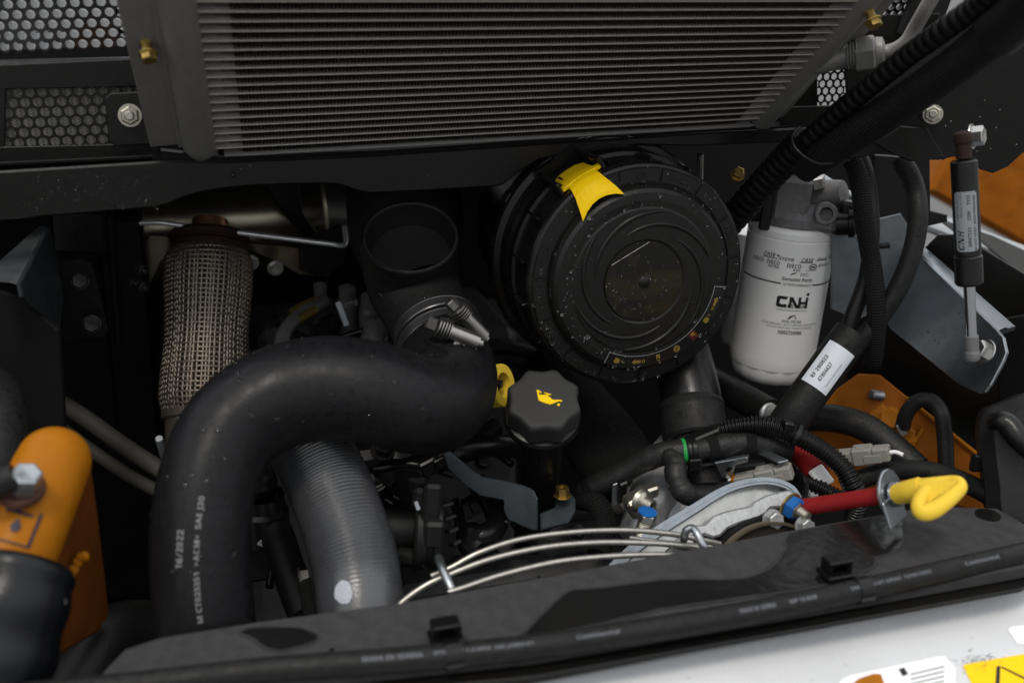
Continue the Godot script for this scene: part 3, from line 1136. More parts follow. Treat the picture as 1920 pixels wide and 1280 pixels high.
func exhaust() -> void:
	var t = thing("muffler", "dull stainless muffler drum with dark strap above the woven exhaust sleeve", "muffler", px(450, 470, 1.5))
	var ax = (px(640, 398, 1.5) - px(260, 430, 1.42)).normalized()
	var m = Mb.new()
	m.lathe(px(225, 428, 1.42), ax, [[0.0, 0.0], [0.078, 0.0], [0.083, 0.005], [0.083, 0.26], [0.078, 0.265], [0.0, 0.265]], 48)
	part("drum", m, M.stainless, t)
	var e = Mb.new()
	e.lathe(px(548, 398, 1.46), ax, [[0.0, 0.0], [0.05, 0.0], [0.05, 0.012], [0.045, 0.016], [0.045, 0.022], [0.05, 0.028], [0.05, 0.07], [0.046, 0.074], [0.0, 0.074]], 48)
	part("end_sleeve", e, M.steel, t)
	var s = Mb.new()
	var sx = (MX * 0.97 - UP * 0.22).normalized()
	plate(s, [[498, 345], [560, 345], [568, 400], [606, 452], [572, 448], [530, 400]], px(540, 390, 1.36), sx, UP, 0.003)
	var strap = part("strap", s, M.paint, t)
	var num = Mb.new()
	letters(num, "22", flatmap(px(532, 366, 1.3585), sx, (UP - sx * UP.dot(sx)).normalized()), Vector2.ZERO, 0.0, 0.016, 1.9, 0.0, "Droid Sans Mono")
	part("lettering", num, M.ink_pale, strap)
	var sh = thing("heat_shield", "dark metal heat shield with rounded cut-out over the exhaust outlet", "heat shield", px(450, 520, 1.3))
	var q = Mb.new()
	plate(q, [[262, 470], [280, 440], [640, 470], [615, 520], [560, 515], [520, 490], [470, 470], [420, 458], [350, 462], [300, 490], [270, 560], [258, 540]], px(450, 480, 1.33), MX, UP, 0.002)
	part("plate", q, M.stainless, sh)
	for b in [[590, 500, 0.005], [470, 492, 0.0075], [516, 502, 0.0075]]:
		var n = Mb.new()
		n.hexhead(px(b[0], b[1], 1.31), -MI, b[2], 0.006, b[2] * 1.3)
		part("bolt", n, M.steel, sh)
	var tri = Mb.new()
	plate(tri, [[560, 452], [640, 420], [650, 465], [640, 500], [600, 520], [560, 505]], px(600, 480, 1.3), MX, UP, 0.003)
	part("bracket", tri, M.paint, sh)
	var r = Mb.new()
	r.tube(smooth(way([[262, 418, 1.2], [298, 417, 1.2], [330, 421, 1.205], [480, 440, 1.225], [610, 456, 1.24], [640, 460, 1.245], [648, 452, 1.25], [645, 425, 1.26]]), 5), 0.0031, 10)
	solo("steel_rod", r, M.chrome_rod, "thin bright steel rod crossing in front of the muffler", "rod")
	# woven sleeve
	var f = thing("exhaust_flex_pipe", "woven steel exhaust sleeve between the muffler and the big black hose", "exhaust pipe", px(380, 780, 1.2))
	var top = px(392, 462, 1.24)
	var bot = px(382, 785, 1.2)
	var dn = (bot - top)
	var L = dn.length()
	dn = dn.normalized()
	var inner = Mb.new()
	inner.tube([top, bot], 0.0435, 32)
	part("inner_pipe", inner, M.rust, f)
	var prof = func(s: float) -> float: return 0.0462 * (0.86 + 0.14 * smoothstep(0.0, 0.1, s)) * (1.0 - 0.1 * smoothstep(0.88, 1.0, s)) + 0.0016 * sin(s * 9.0)
	var w = Mb.new()
	var x = Mb.frame(dn)
	var y = dn.cross(x)
	var ring_n = 34
	var col_n = 62
	for i in ring_n:
		var sw = 0.045 + 0.93 * (i + 0.5) / ring_n
		var pts = []
		for k in col_n * 2 + 1:
			var a = TAU * k / (col_n * 2)
			var rr: float = prof.call(sw) + (0.0011 if (k + i) % 2 else -0.0005)
			pts.append(top + dn * (L * sw + sin(a * 3.0 + i) * 0.0004) + (x * cos(a) + y * sin(a)) * rr)
		w.tube(pts, 0.0019, 6, false)
	for k in col_n:
		var pts = []
		var a = TAU * (k + 0.25 * sin(k * 5.0)) / col_n
		for i in ring_n * 2 + 1:
			var sw = 0.04 + 0.94 * i / (ring_n * 2.0)
			var rr: float = prof.call(sw) + (0.0009 if (i + k) % 2 else -0.0005)
			pts.append(top + dn * L * sw + (x * cos(a + sw * 0.1) + y * sin(a + sw * 0.1)) * rr)
		w.tube(pts, 0.0018, 6, false)
	part("woven_sleeve", w, M.braid, f, "stuff")
	var c = Mb.new()
	c.lathe(top - dn * 0.006, -dn, [[0.041, -0.004], [0.0455, 0.0], [0.0465, 0.004], [0.044, 0.008], [0.034, 0.009], [0.022, 0.01]], 40)
	part("flange", c, M.rust, f)
	var nk = Mb.new()
	nk.lathe(top - dn * 0.006, -dn, [[0.0205, 0.009], [0.0205, 0.026]], 32)
	part("outlet_neck", nk, M.copper, f)
	var c2 = Mb.new()
	c2.lathe(top + dn * L * 0.955, dn, [[0.0445, 0.0], [0.0462, 0.002], [0.0462, 0.009], [0.042, 0.012], [0.04, 0.05]], 40)
	part("end_band", c2, M.braid, f)

func engine() -> void:
	var t = thing("engine_block", "black engine block and head deep between hoses", "engine", px(750, 1150, 1.3))
	var b = Mb.new()
	b.box(px(700, 850, 1.48), MX, UP, MI, Vector3(0.36, 0.4, 0.2), 0.012)
	b.box(px(760, 640, 1.5), MX, UP, MI, Vector3(0.36, 0.06, 0.16), 0.01)
	part("block", b, M.block, t)
	var c = Mb.new()
	c.box(px(660, 600, 1.38), MX, UP, MI, Vector3(0.2, 0.035, 0.06), 0.008)
	c.box(px(560, 640, 1.32), MX, UP, MI, Vector3(0.1, 0.05, 0.05), 0.01)
	c.box(px(745, 600, 1.3), MX, UP, MI, Vector3(0.055, 0.05, 0.05), 0.006)
	part("rocker_cover", c, M.block, t)
	var e = Mb.new()
	for q in [[650, 575, 1.3, 0.013], [690, 590, 1.28, 0.012], [700, 640, 1.24, 0.016], [600, 570, 1.3, 0.01]]:
		e.lathe(px(q[0], q[1], q[2]) - UP * 0.04, (UP - MI * 0.2).normalized(), [[0.0, 0.0], [q[3], 0.0], [q[3], 0.05], [q[3] * 0.8, 0.055], [q[3] * 0.8, 0.07], [0.0, 0.075]], 20)
	part("injector", e, M.engine_grey, t)
	var f = Mb.new()
	f.tube(smooth(way([[525, 660, 1.18], [535, 620, 1.2], [565, 590, 1.24], [610, 565, 1.28]]), 6), 0.0085, 14)
	part("fuel_pipe", f, M.engine_grey, t)
	var br = Mb.new()
	br.tube(smooth(way([[545, 590, 1.25], [570, 575, 1.26], [595, 565, 1.27]]), 4), 0.0065, 12)
	br.tube(smooth(way([[552, 604, 1.22], [574, 590, 1.23], [592, 580, 1.24]]), 4), 0.005, 12)
	part("brass_union", br, M.brass, t)
	var cl = Mb.new()
	bar(cl, px(632, 565, 1.22), px(650, 612, 1.22), 0.003, 0.007, MX, 0.001)
	bar(cl, px(645, 572, 1.23), px(662, 566, 1.23), 0.003, 0.004, UP, 0.001)
	part("clip", cl, M.zinc_dull, t)
	var k = Mb.new()
	k.tube(smooth(way([[700, 660, 1.15], [705, 625, 1.17], [735, 600, 1.2], [760, 600, 1.22]]), 6), 0.011, 14)
	part("coolant_pipe", k, M.engine_grey, t)
	# clutter under and beside the big hoses
	var o = Mb.new()
	for q in [[480, 905, 1.06, 0.021], [486, 870, 1.09, 0.011]]:
		o.ball(px(q[0], q[1], q[2]), MX * q[3], UP * q[3] * 1.2, MI * q[3], 20, 12)
	o.lathe(px(500, 1010, 1.07), UP, [[0.0, 0.0], [0.024, 0.0], [0.024, 0.032], [0.021, 0.036], [0.021, 0.05]], 24)
	part("filler_neck", o, M.plastic, t)
	var o2 = Mb.new()
	o2.tube(smooth(way([[520, 1000, 1.05], [545, 1080, 1.0], [575, 1160, 0.96]]), 6), 0.016, 16)
	o2.box(px(490, 1000, 1.09), MX, UP, MI, Vector3(0.05, 0.1, 0.03), 0.006)
	part("pipe", o2, M.rubber_dark, t)
	var tg = Mb.new()
	tg.box(px(497, 1010, 1.045), (MX + UP * -0.7).normalized(), (UP + MX * 0.7).normalized(), MI, Vector3(0.008, 0.018, 0.002), 0.0005)
	part("tag", tg, M.mark_grey, t)
	var nt = Mb.new()
	nt.hexhead(px(560, 1085, 0.97), MX, 0.008, 0.008, 0.01)
	part("union_nut", nt, M.steel, t)
	var br2 = Mb.new()
	br2.tube(way([[578, 1095, 0.93], [592, 1170, 0.9]]), 0.009, 12)
	part("braided_pipe", br2, M.fabric, t)
	# upper middle: behind the neck of the filler
	var u = Mb.new()
	u.tube(smooth(way([[815, 870, 1.12], [870, 845, 1.13], [930, 835, 1.15], [1000, 845, 1.2]]), 6), 0.0125, 14)
	u.tube(smooth(way([[700, 800, 1.2], [760, 830, 1.18], [840, 850, 1.16], [930, 800, 1.2]]), 6), 0.011, 14)
	u.box(px(720, 870, 1.15), MX, UP, MI, Vector3(0.07, 0.05, 0.04), 0.008)
	u.lathe(px(745, 840, 1.13), (UP - MI * 0.5).normalized(), [[0.0, 0.0], [0.022, 0.0], [0.022, 0.01], [0.014, 0.014], [0.014, 0.03], [0.0, 0.032]], 20)
	u.hexhead(px(718, 845, 1.11), (UP - MI * 0.6).normalized(), 0.01, 0.01, 0.013)
	u.lathe(px(660, 830, 1.16), (UP - MI * 0.3).normalized(), [[0.0, 0.0], [0.02, 0.0], [0.02, 0.04], [0.01, 0.044]], 20)
	part("coolant_pipe", u, M.plastic, t)
	var st = Mb.new()
	st.lathe(px(640, 835, 1.12), (UP * 0.9 + MX * 0.1).normalized(), [[0.0075, 0.0], [0.0075, 0.03], [0.0, 0.031]], 16)
	part("steel_cap", st, M.steel, t)
	var hh = Mb.new()
	hh.tube(smooth(way([[895, 905, 1.1], [925, 950, 1.07], [930, 985, 1.05], [905, 1005, 1.03], [885, 1000, 1.04]]), 6), 0.0115, 16)
	hh.tube(smooth(way([[885, 985, 1.03], [880, 1010, 1.03], [890, 1025, 1.03]]), 5), 0.0135, 16)
	hh.tube(way([[855, 940, 1.1], [872, 1030, 1.05]]), 0.006, 12)
	part("vent_elbow", hh, M.plastic, t)
	var hp = Mb.new()
	hp.tube(smooth(way([[1085, 935, 1.08], [1120, 945, 1.06], [1135, 985, 1.05], [1120, 1040, 1.03]]), 6), 0.011, 16)
	part("coolant_pipe", hp, M.fabric, t)
	var fh = Mb.new()
	fh.box(px(1000, 1100, 1.12), MX, UP, MI, Vector3(0.3, 0.08, 0.06), 0.01)
	fh.box(px(1100, 1040, 1.14), MX, UP, MI, Vector3(0.12, 0.1, 0.05), 0.01)
	part("front_cover", fh, M.block, t)
	# small things seen in the gaps: bolt heads, wires, clips
	for sm in [[760, 815, 1.16, 0.007], [690, 905, 1.12, 0.008], [905, 870, 1.14, 0.007], [560, 640, 1.27, 0.008], [735, 655, 1.24, 0.007], [655, 648, 1.26, 0.009], [940, 1030, 1.05, 0.008], [1080, 1000, 1.08, 0.008], [470, 985, 1.06, 0.007]]:
		var bh = Mb.new()
		bh.hexhead(px(sm[0], sm[1], sm[2]), (lift * 0.6 - look * 0.7 + Vector3.RIGHT * 0.2).normalized(), sm[3], sm[3] * 0.9, sm[3] * 1.3)
		part("bolt", bh, M.black_bolt, t)
	for q in [[[690, 960, 1.1], [720, 985, 1.07], [742, 1040, 1.03], [750, 1100, 1.0]], [[640, 860, 1.16], [700, 880, 1.13], [770, 870, 1.12], [850, 890, 1.12]], [[470, 860, 1.12], [505, 930, 1.1], [515, 1010, 1.07], [505, 1100, 1.03]], [[840, 800, 1.2], [900, 830, 1.17], [960, 870, 1.14]], [[520, 610, 1.3], [600, 640, 1.28], [690, 620, 1.27], [760, 640, 1.26]]]:
		var wi = Mb.new()
		wi.tube(smooth(way(q), 6), 0.0042, 10)
		part("wire", wi, M.plastic, t)
	for sm in [[700, 925, 1.11], [812, 868, 1.12], [610, 610, 1.28], [880, 950, 1.1]]:
		var cp = Mb.new()
		cp.box(px(sm[0], sm[1], sm[2]), (MX + UP * 0.4).normalized(), (UP - MX * 0.4).normalized(), -MI, Vector3(0.03, 0.018, 0.016), 0.002)
		cp.box(px(sm[0] + 14, sm[1] - 4, sm[2] - 0.006), (MX + UP * 0.4).normalized(), (UP - MX * 0.4).normalized(), -MI, Vector3(0.016, 0.012, 0.012), 0.0015)
		part("plug", cp, M.plastic, t)
	# textile covered thick hose behind the oil cap
	var tx = Mb.new()
	tx.tube(smooth(way([[1030, 700, 1.3], [1070, 760, 1.25], [1130, 830, 1.2], [1190, 920, 1.16]]), 8), 0.043, 28)
	solo("textile_hose", tx, M.fabric, "wide black textile-covered hose behind the oil filler cap", "hose")
	var fan = Mb.new()
	for i in 3:
		fan.tube(smooth(way([[880, 655 + i * 22, 1.33], [940, 650 + i * 22, 1.34], [1010, 665 + i * 22, 1.35]]), 5), 0.01, 12)
	part("ribbed_pipe", fan, M.rubber_dark, t)

func intake_duct() -> void:
	var t = thing("air_intake_duct", "black moulded intake duct with one open round mouth under the beam", "duct", px(830, 660, 1.03))
	var d = Mb.new()
	var path = smooth(way([[832, 655, 1.02], [802, 590, 1.055], [776, 535, 1.075], [768, 490, 1.064], [769, 442, 1.036]]), 9)
	var rr = smooth([0.0405, 0.0425, 0.0465, 0.0475, 0.0468], 9)
	d.tube(path, rr, 48, false)
	var upper = smooth(way([[768, 540, 1.13], [762, 450, 1.15], [757, 360, 1.17], [757, 250, 1.2]]), 8)
	d.tube(upper, smooth([0.04, 0.06, 0.063, 0.062], 8), 48)
	part("body", d, M.duct, t)
	# the mouth: a short flared branch that faces the camera, open, with a thick lip
	var m = Mb.new()
	var o = px(757, 418, 1.12)
	var c = px(769, 442, 1.035)
	var ax = (c - o).normalized()
	ax = (path[-1] - path[-5] - Vector3.RIGHT * 0.001).normalized()
	var l = 0.055
	var b = c - ax * l
	m.lathe(b, ax, [[0.0468, l - 0.012], [0.0472, l - 0.003], [0.0462, l], [0.0438, l], [0.043, l - 0.003]], 56, true)
	part("mouth", m, M.duct, t)
	var i = Mb.new()
	i.lathe(b, ax, [[0.0432, l - 0.002], [0.042, l - 0.012], [0.038, l - 0.026]], 56, true)
	i.lathe(b, ax, [[0.038, l - 0.026], [0.02, l - 0.032], [0.0, l - 0.034]], 40, true)
	part("bore", i, M.inside, t)
	var spots = []
	var view = -look + lift * 0.5
	for k in 90:
		var s = rng.randi_range(3, path.size() - 14)
		var tt: Vector3 = (path[s + 1] - path[s]).normalized()
		var f = (view - tt * view.dot(tt)).normalized().rotated(tt, rng.randf_range(-1.2, 1.2))
		spots.append([path[s] + f * rr[s], f])
	for k in 90:
		var s = rng.randi_range(8, upper.size() - 3)
		var f = (view - UP * view.dot(UP)).normalized().rotated(UP, rng.randf_range(-1.1, 1.1))
		spots.append([upper[s] + f * 0.0625, f])
	part("water_drops", drops(spots, 0.0005, 0.0017), M.water, t, "stuff")

# worm clamp with spring washers: along dir, lying on a hose
func clamp_screw(t: Node3D, a: Vector3, b: Vector3, up: Vector3) -> void:
	var ax = (b - a).normalized()
	var l = a.distance_to(b)
	var h = Mb.new()
	h.hexhead(a + ax * l * 0.12, -ax, 0.006, 0.009)
	part("screw_head", h, M.clamp_steel, t)
	var s = Mb.new()
	for i in 5:
		var q = l * (0.14 + 0.055 * i)
		s.lathe(a + ax * q, ax, [[0.004, 0.0], [0.0104 - absf(i - 2.0) * 0.0006, 0.0012], [0.0104 - absf(i - 2.0) * 0.0006, 0.0021], [0.004, 0.0028]], 24)
	part("spring_washer", s, M.clamp_steel, t)
	var g = Mb.new()
	g.tube([a + ax * l * 0.4, a + ax * l * 0.98], 0.0072, 20)
	g.lathe(b, ax, [[0.0, -0.002], [0.0042, -0.001], [0.0042, 0.003], [0.002, 0.0035], [0.0, 0.0032]], 14)
	part("screw_housing", g, M.clamp_steel, t)
	var p = Mb.new()
	var sd = ax.cross(up).normalized()
	p.box(a + ax * l * 0.76 - up * 0.003 + sd * 0.006, ax, up, sd, Vector3(l * 0.46, 0.004, 0.017), 0.0008)
	for k in 3:
		p.box(a + ax * l * (0.62 + 0.12 * k) - up * 0.003 + sd * 0.0082, ax, up, sd, Vector3(l * 0.05, 0.006, 0.002), 0.0004)
	part("saddle", p, M.clamp_steel, t)

func air_filter() -> void:
	var t = thing("air_filter_housing", "large round black air filter housing with raindrops on its lid", "air filter", px(1194, 720, 1.12))
	var A = -MI
	var c = px(1192, 517, 1.05)
	# body
	var b = Mb.new()
	b.lathe(c, A, [[0.0, -0.25], [0.094, -0.25], [0.1, -0.245], [0.112, -0.108], [0.122, -0.106], [0.1245, -0.102], [0.1245, -0.088], [0.1225, -0.084], [0.1165, -0.082], [0.1155, -0.066], [0.1125, -0.061], [0.1125, -0.05], [0.115, -0.048], [0.115, -0.043], [0.1115, -0.042], [0.1085, -0.012], [0.111, -0.008], [0.113, -0.004], [0.113, 0.002], [0.1115, 0.0045]], 96)
	part("body", b, M.plastic, t)
	# lid
	var l = Mb.new()
	l.lathe(c, A, [[0.1115, 0.0045], [0.109, 0.006], [0.0945, 0.007], [0.094, 0.006], [0.093, 0.006], [0.0925, 0.012], [0.0905, 0.0165], [0.087, 0.019], [0.08, 0.0198], [0.0735, 0.0195], [0.0715, 0.0205], [0.052, 0.0215], [0.0425, 0.0217], [0.0405, 0.0205], [0.012, 0.0195], [0.0, 0.0195]], 120)
	part("lid", l, M.lid, t)
	var x = MX
	var y = A.cross(MX)
	if y.y < 0.0:
		y = -y
	var at = func(r: float, deg: float, h: float) -> Vector3:
		return c + (x * cos(deg_to_rad(deg)) + y * sin(deg_to_rad(deg))) * r + A * h
	# raised pads round the rim
	var mark = 0
	for i in 15:
		var a0 = 8.0 + i * 24.0 + 0.9
		var a1 = a0 + 22.0
		if a0 > 105 and a0 < 130:
			continue
		var p = Mb.new()
		var rows = []
		var prof = [[0.0952, 0.0066], [0.0958, 0.0088], [0.1078, 0.0082], [0.1092, 0.0055]]
		for q in 9:
			var ang = lerpf(a0, a1, q / 8.0)
			var row = []
			for e in prof:
				row.append(at.call(e[0], ang, e[1]))
			rows.append(row)
		for q in 8:
			for e in 3:
				p.quad(rows[q][e], rows[q][e + 1], rows[q + 1][e + 1], rows[q + 1][e], A)
		for q in [0, 8]:
			p.quad(rows[q][0], rows[q][1], rows[q][2], rows[q][3], at.call(0.1, a1 + 20.0, 0.006) - at.call(0.1, a0 + 10.0, 0.006) if q else at.call(0.1, a0 - 20.0, 0.006) - at.call(0.1, a0, 0.006))
		var pad = part("rim_pad", p, M.lid, t)
		if i < 10:
			var mid = (a0 + a1) * 0.5
			var o: Vector3 = at.call(0.1015, mid, 0.0086)
			var tx = (at.call(0.1015, mid - 1.0, 0.0086) as Vector3 - o).normalized()
			var ty = A.cross(tx)
			var em = Mb.new()
			if i % 2 == 0:
				var sg = -1.0 if i > 4 else 1.0
				em.prism([Vector2(-0.008, -0.0022), Vector2(0.004, -0.0022), Vector2(0.004, -0.0032), Vector2(0.01, 0), Vector2(0.004, 0.0032), Vector2(0.004, 0.0022), Vector2(-0.008, 0.0022)].map(func(e): return e * Vector2(sg, 1)), o + A * 0.0005, tx, ty, 0.0008, 0.0002)
				em.prism([Vector2(-0.0125, -0.0026), Vector2(-0.0095, -0.0026), Vector2(-0.0095, 0.0026), Vector2(-0.0125, 0.0026)].map(func(e): return e * Vector2(sg, 1)), o + A * 0.0005, tx, ty, 0.0008, 0.0002)
			else:
				em.prism(circle2(0.0042, 12), o + A * 0.0005, tx, ty, 0.0008, 0.0002)
				em.prism([Vector2(0.005, -0.003), Vector2(0.009, 0), Vector2(0.005, 0.003)], o + A * 0.0005, tx, ty, 0.0008, 0.0002)
			part("embossed_mark", em, M.lid, pad)
			mark += 1
	# swirling ribs
	for i in 6:
		var r = Mb.new()
		var pts = []
		var rr = []
		for k in 22:
			var f = k / 21.0
			pts.append(at.call(lerpf(0.0705, 0.0505, f), i * 60.0 + 16.0 + 96.0 * f, 0.0205 + 0.0004 * f))
			rr.append(0.0021 * sqrt(sin(PI * clampf(f * 0.94 + 0.03, 0.02, 0.98))) + 0.0003)
		r.tube(pts, rr, 10)
		part("swirl_rib", r, M.lid, t)
	# centre disc with a flat cut into its edge, and a hub
	var d = Mb.new()
	var ring = []
	for k in 72:
		var a = TAU * k / 72.0
		var q = Vector2(cos(a), sin(a)) * 0.0402
		q = flat_cut(q, 118.0, 0.0335)
		q = flat_cut(q, 262.0, 0.0385)
		ring.append(q)
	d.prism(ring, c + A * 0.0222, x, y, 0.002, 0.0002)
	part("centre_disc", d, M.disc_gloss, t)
	var hb = Mb.new()
	hb.lathe(c, A, [[0.0062, 0.0215], [0.0058, 0.0232], [0.003, 0.0236], [0.0028, 0.0243], [0.0, 0.0246]], 20, true)
	part("hub", hb, M.lid, t)
	# TOP
	var tl = Mb.new()
	var tm = func(q: Vector2) -> Array:
		var deg = 114.0 - rad_to_deg(q.x / 0.0765)
		return [at.call(0.0768 + q.y, deg, 0.0203), A]
	letters(tl, "TOP", tm, Vector2(0.0, 0.0), 0.021, 0.0068, 0.0, 0.0, "Droid Sans")
	var star = PackedVector2Array()
	for k in 10:
		var rad = 0.0052 if k % 2 == 0 else 0.0022
		star.append(Vector2(0.021 + sin(TAU * k / 10.0) * rad, cos(TAU * k / 10.0) * rad))
	tl.spot(tm, star)
	part("lettering", tl, M.plastic, t)
	# printed strip with gold signs
	var ls = Mb.new()
	var frame = Mb.new()
	for k in 40:
		var a0 = -116.0 + 108.0 * k / 40.0
		var a1 = -116.0 + 108.0 * (k + 1) / 40.0
		ls.quad(at.call(0.0762, a0, 0.0207), at.call(0.0892, a0, 0.0198), at.call(0.0892, a1, 0.0198), at.call(0.0762, a1, 0.0207), A)
		frame.quad(at.call(0.0765, a0, 0.02085), at.call(0.077, a0, 0.02085), at.call(0.077, a1, 0.02085), at.call(0.0765, a1, 0.02085), A)
	for e in [-115.5, -8.5]:
		frame.quad(at.call(0.0765, e, 0.02085), at.call(0.0888, e, 0.0201), at.call(0.0888, e + 0.4, 0.0201), at.call(0.0765, e + 0.4, 0.02085), A)
	var strip = part("label_strip", ls, M.film, t)
	part("label_border", frame, M.label_silver, strip)
	var sm = func(q: Vector2) -> Array:
		var r: float = 0.0828 + q.y
		return [at.call(r, rad_to_deg(q.x / 0.0828), 0.0207 - (r - 0.0762) / 0.013 * 0.0009 + 0.00025), A]
	var sh = func(deg: float, pts: Array) -> void:
		var out = PackedVector2Array()
		for e in pts:
			out.append(Vector2(deg_to_rad(deg) * 0.0828 + e.x, e.y))
		var gold = Mb.new()
		gold.spot(sm, out)
		part("label_sign", gold, M.ink_gold, strip)
	var arrow = [Vector2(-0.006, 0), Vector2(-0.0025, 0.003), Vector2(-0.0025, 0.0015), Vector2(0.0035, 0.0015), Vector2(0.0035, -0.0015), Vector2(-0.0025, -0.0015), Vector2(-0.0025, -0.003)]
	for e in [[-92.0, 1.0], [-20.0, -1.0]]:
		sh.call(e[0], arrow.map(func(q): return q * Vector2(e[1], e[1])))
		for s in [0.0048, 0.0068]:
			sh.call(e[0], [Vector2(s, 0.0017), Vector2(s + 0.0011, 0.0017), Vector2(s + 0.0011, -0.0017), Vector2(s, -0.0017)].map(func(q): return q * Vector2(e[1], 1)))
	for e in [-107.0, -33.0]:
		sh.call(e, [Vector2(-0.004, 0.002), Vector2(-0.001, 0.0032), Vector2(0.002, 0.0024), Vector2(0.0025, -0.0015), Vector2(0.0, -0.0026), Vector2(-0.003, -0.0026)])
		sh.call(e, [Vector2(0.0035, 0.0), Vector2(0.006, 0.0014), Vector2(0.0056, -0.0014)])
	sh.call(-76.5, [Vector2(-0.0021, -0.0035), Vector2(0.0021, -0.0035), Vector2(0.0021, 0.0003), Vector2(-0.0021, 0.0003)])
	for s in [-0.0017, 0.0011]:
		sh.call(-76.5, [Vector2(s, 0.0003), Vector2(s + 0.0006, 0.0003), Vector2(s + 0.0006, 0.0026), Vector2(s, 0.0026)])
	sh.call(-76.5, [Vector2(-0.0017, 0.0026), Vector2(0.0017, 0.0026), Vector2(0.0009, 0.0036), Vector2(-0.0009, 0.0036)])
	sh.call(-62.0, circle2(0.0036, 18))
	var red = Mb.new()
	var rp = PackedVector2Array()
	for e in [Vector2(-0.0042, -0.0052), Vector2(0.0042, -0.0052), Vector2(0.0042, 0.005), Vector2(-0.0042, 0.005)]:
		rp.append(Vector2(deg_to_rad(-47.0) * 0.0828 + e.x, e.y))
	red.spot(func(q): return [sm.call(q)[0] - A * 0.0001, A], rp)
	part("label_sign", red, M.ink_red, strip)
	for pts in [[Vector2(-0.0021, -0.0035), Vector2(0.0021, -0.0035), Vector2(0.0021, 0.0), Vector2(-0.0021, 0.0)], [Vector2(0.0012, 0.0), Vector2(0.0018, 0.0), Vector2(0.0018, 0.0028), Vector2(0.0012, 0.0028)], [Vector2(0.0012, 0.0028), Vector2(0.0018, 0.0028), Vector2(0.0042, 0.0036), Vector2(0.0036, 0.0036)]]:
		var out = PackedVector2Array()
		for e in pts:
			out.append(Vector2(deg_to_rad(-47.0) * 0.0828 + e.x, e.y))
		var g2 = Mb.new()
		g2.spot(func(q): return [sm.call(q)[0] + A * 0.0002, A], out)
		part("label_sign", g2, M.ink_gold, strip)
	var eight = Mb.new()
	letters(eight, "8", func(q): return [sm.call(Vector2(deg_to_rad(-62.0) * 0.0828, 0) + q)[0] + A * 0.0003, A], Vector2.ZERO, 0.0, 0.0046, 0.5)
	part("lettering", eight, M.ink, strip)
	# yellow latch
	var ya = 120.0
	var ty: Vector3 = (at.call(0.1, ya, 0) as Vector3 - c).normalized()
	var tside = A.cross(ty)
	var yl = Mb.new()
	var pp = []
	var sd = []
	var nr = []
	var shape = [[0.1085, -0.062, 0.0165], [0.1155, -0.045, 0.0165], [0.1175, -0.02, 0.0165], [0.1178, -0.012, 0.0168], [0.1178, -0.0115, 0.0218], [0.1176, -0.004, 0.0216], [0.1172, -0.0035, 0.0152], [0.1155, 0.004, 0.0155], [0.1115, 0.0115, 0.0172], [0.107, 0.0165, 0.0195], [0.101, 0.02, 0.0218], [0.0975, 0.021, 0.0232]]
	for i in shape.size():
		var e = shape[i]
		var e0 = shape[maxi(i - 1, 0)]
		var e1 = shape[mini(i + 1, shape.size() - 1)]
		pp.append(c + ty * e[0] + A * e[1])
		sd.append(tside * e[2])
		var tg = (ty * (e1[0] - e0[0]) + A * (e1[1] - e0[1])).normalized()
		nr.append(tside.cross(tg).normalized() * (1.0 if tside.cross(tg).dot(ty + A) > 0 else -1.0))
	# curve each cross row to follow the lid: three strips across
	for s in 6:
		var f0 = -1.0 + s / 3.0
		var f1 = f0 + 1.0 / 3.0
		for i in shape.size() - 1:
			var q = []
			for e in [[i, f0], [i, f1], [i + 1, f1], [i + 1, f0]]:
				var sag: float = 0.0022 * e[1] * e[1] * (1.0 if e[0] < 8 else 1.0 + (e[0] - 7) * 0.9)
				q.append(pp[e[0]] + sd[e[0]] * e[1] - ty * sag)
			var na: Vector3 = nr[i] * 0.0026
			var nb: Vector3 = nr[i + 1] * 0.0026
			yl.quad(q[0], q[1], q[2], q[3], na)
			yl.quad(q[0] - na, q[1] - na, q[2] - nb, q[3] - nb, -na)
			if s == 0:
				yl.quad(q[0], q[3], q[3] - nb, q[0] - na, -tside)
			if s == 5:
				yl.quad(q[1], q[2], q[2] - nb, q[1] - na, tside)
			if i == shape.size() - 2:
				yl.quad(q[2], q[3], q[3] - nb, q[2] - nb, tg_of(pp))
	part("yellow_latch", yl, M.yellow, t)
	var lk = Mb.new()
	for s in [-1.0, 1.0]:
		lk.box(c + ty * 0.116 + tside * 0.0225 * s - A * 0.04, tside, ty, A, Vector3(0.005, 0.012, 0.055), 0.001)
		lk.box(c + ty * 0.1165 + tside * 0.0235 * s - A * 0.008, tside, ty, A, Vector3(0.004, 0.013, 0.012), 0.001)
	lk.box(c + ty * 0.1155 - A * 0.072, tside, ty, A, Vector3(0.05, 0.016, 0.012), 0.001)
	part("latch_guide", lk, M.plastic, t)
	# ribs along the body
	for k in 9:
		var rb = Mb.new()
		var deg = 60.0 + k * 22.0
		var rd: Vector3 = (at.call(0.1, deg, 0) as Vector3 - c).normalized()
		rb.box(c + rd * 0.1135 - A * 0.025, A.cross(rd), rd, A, Vector3(0.0025, 0.006, 0.03), 0.0006)
		part("body_rib", rb, M.plastic, t)
		var rc = Mb.new()
		rc.box(c + rd * 0.1235 - A * 0.095, A.cross(rd), rd, A, Vector3(0.012, 0.004, 0.016), 0.0008)
		part("rim_lug", rc, M.plastic, t)
	# outlet
	var o = Mb.new()
	var path = smooth(way([[1270, 640, 1.16], [1286, 700, 1.13], [1296, 745, 1.115], [1300, 770, 1.11]]), 6)
	o.tube(path, 0.0315, 36)
	part("outlet_pipe", o, M.plastic, t)
	var k = Mb.new()
	var ax = (px(1306, 840, 1.09) - px(1294, 745, 1.115)).normalized()
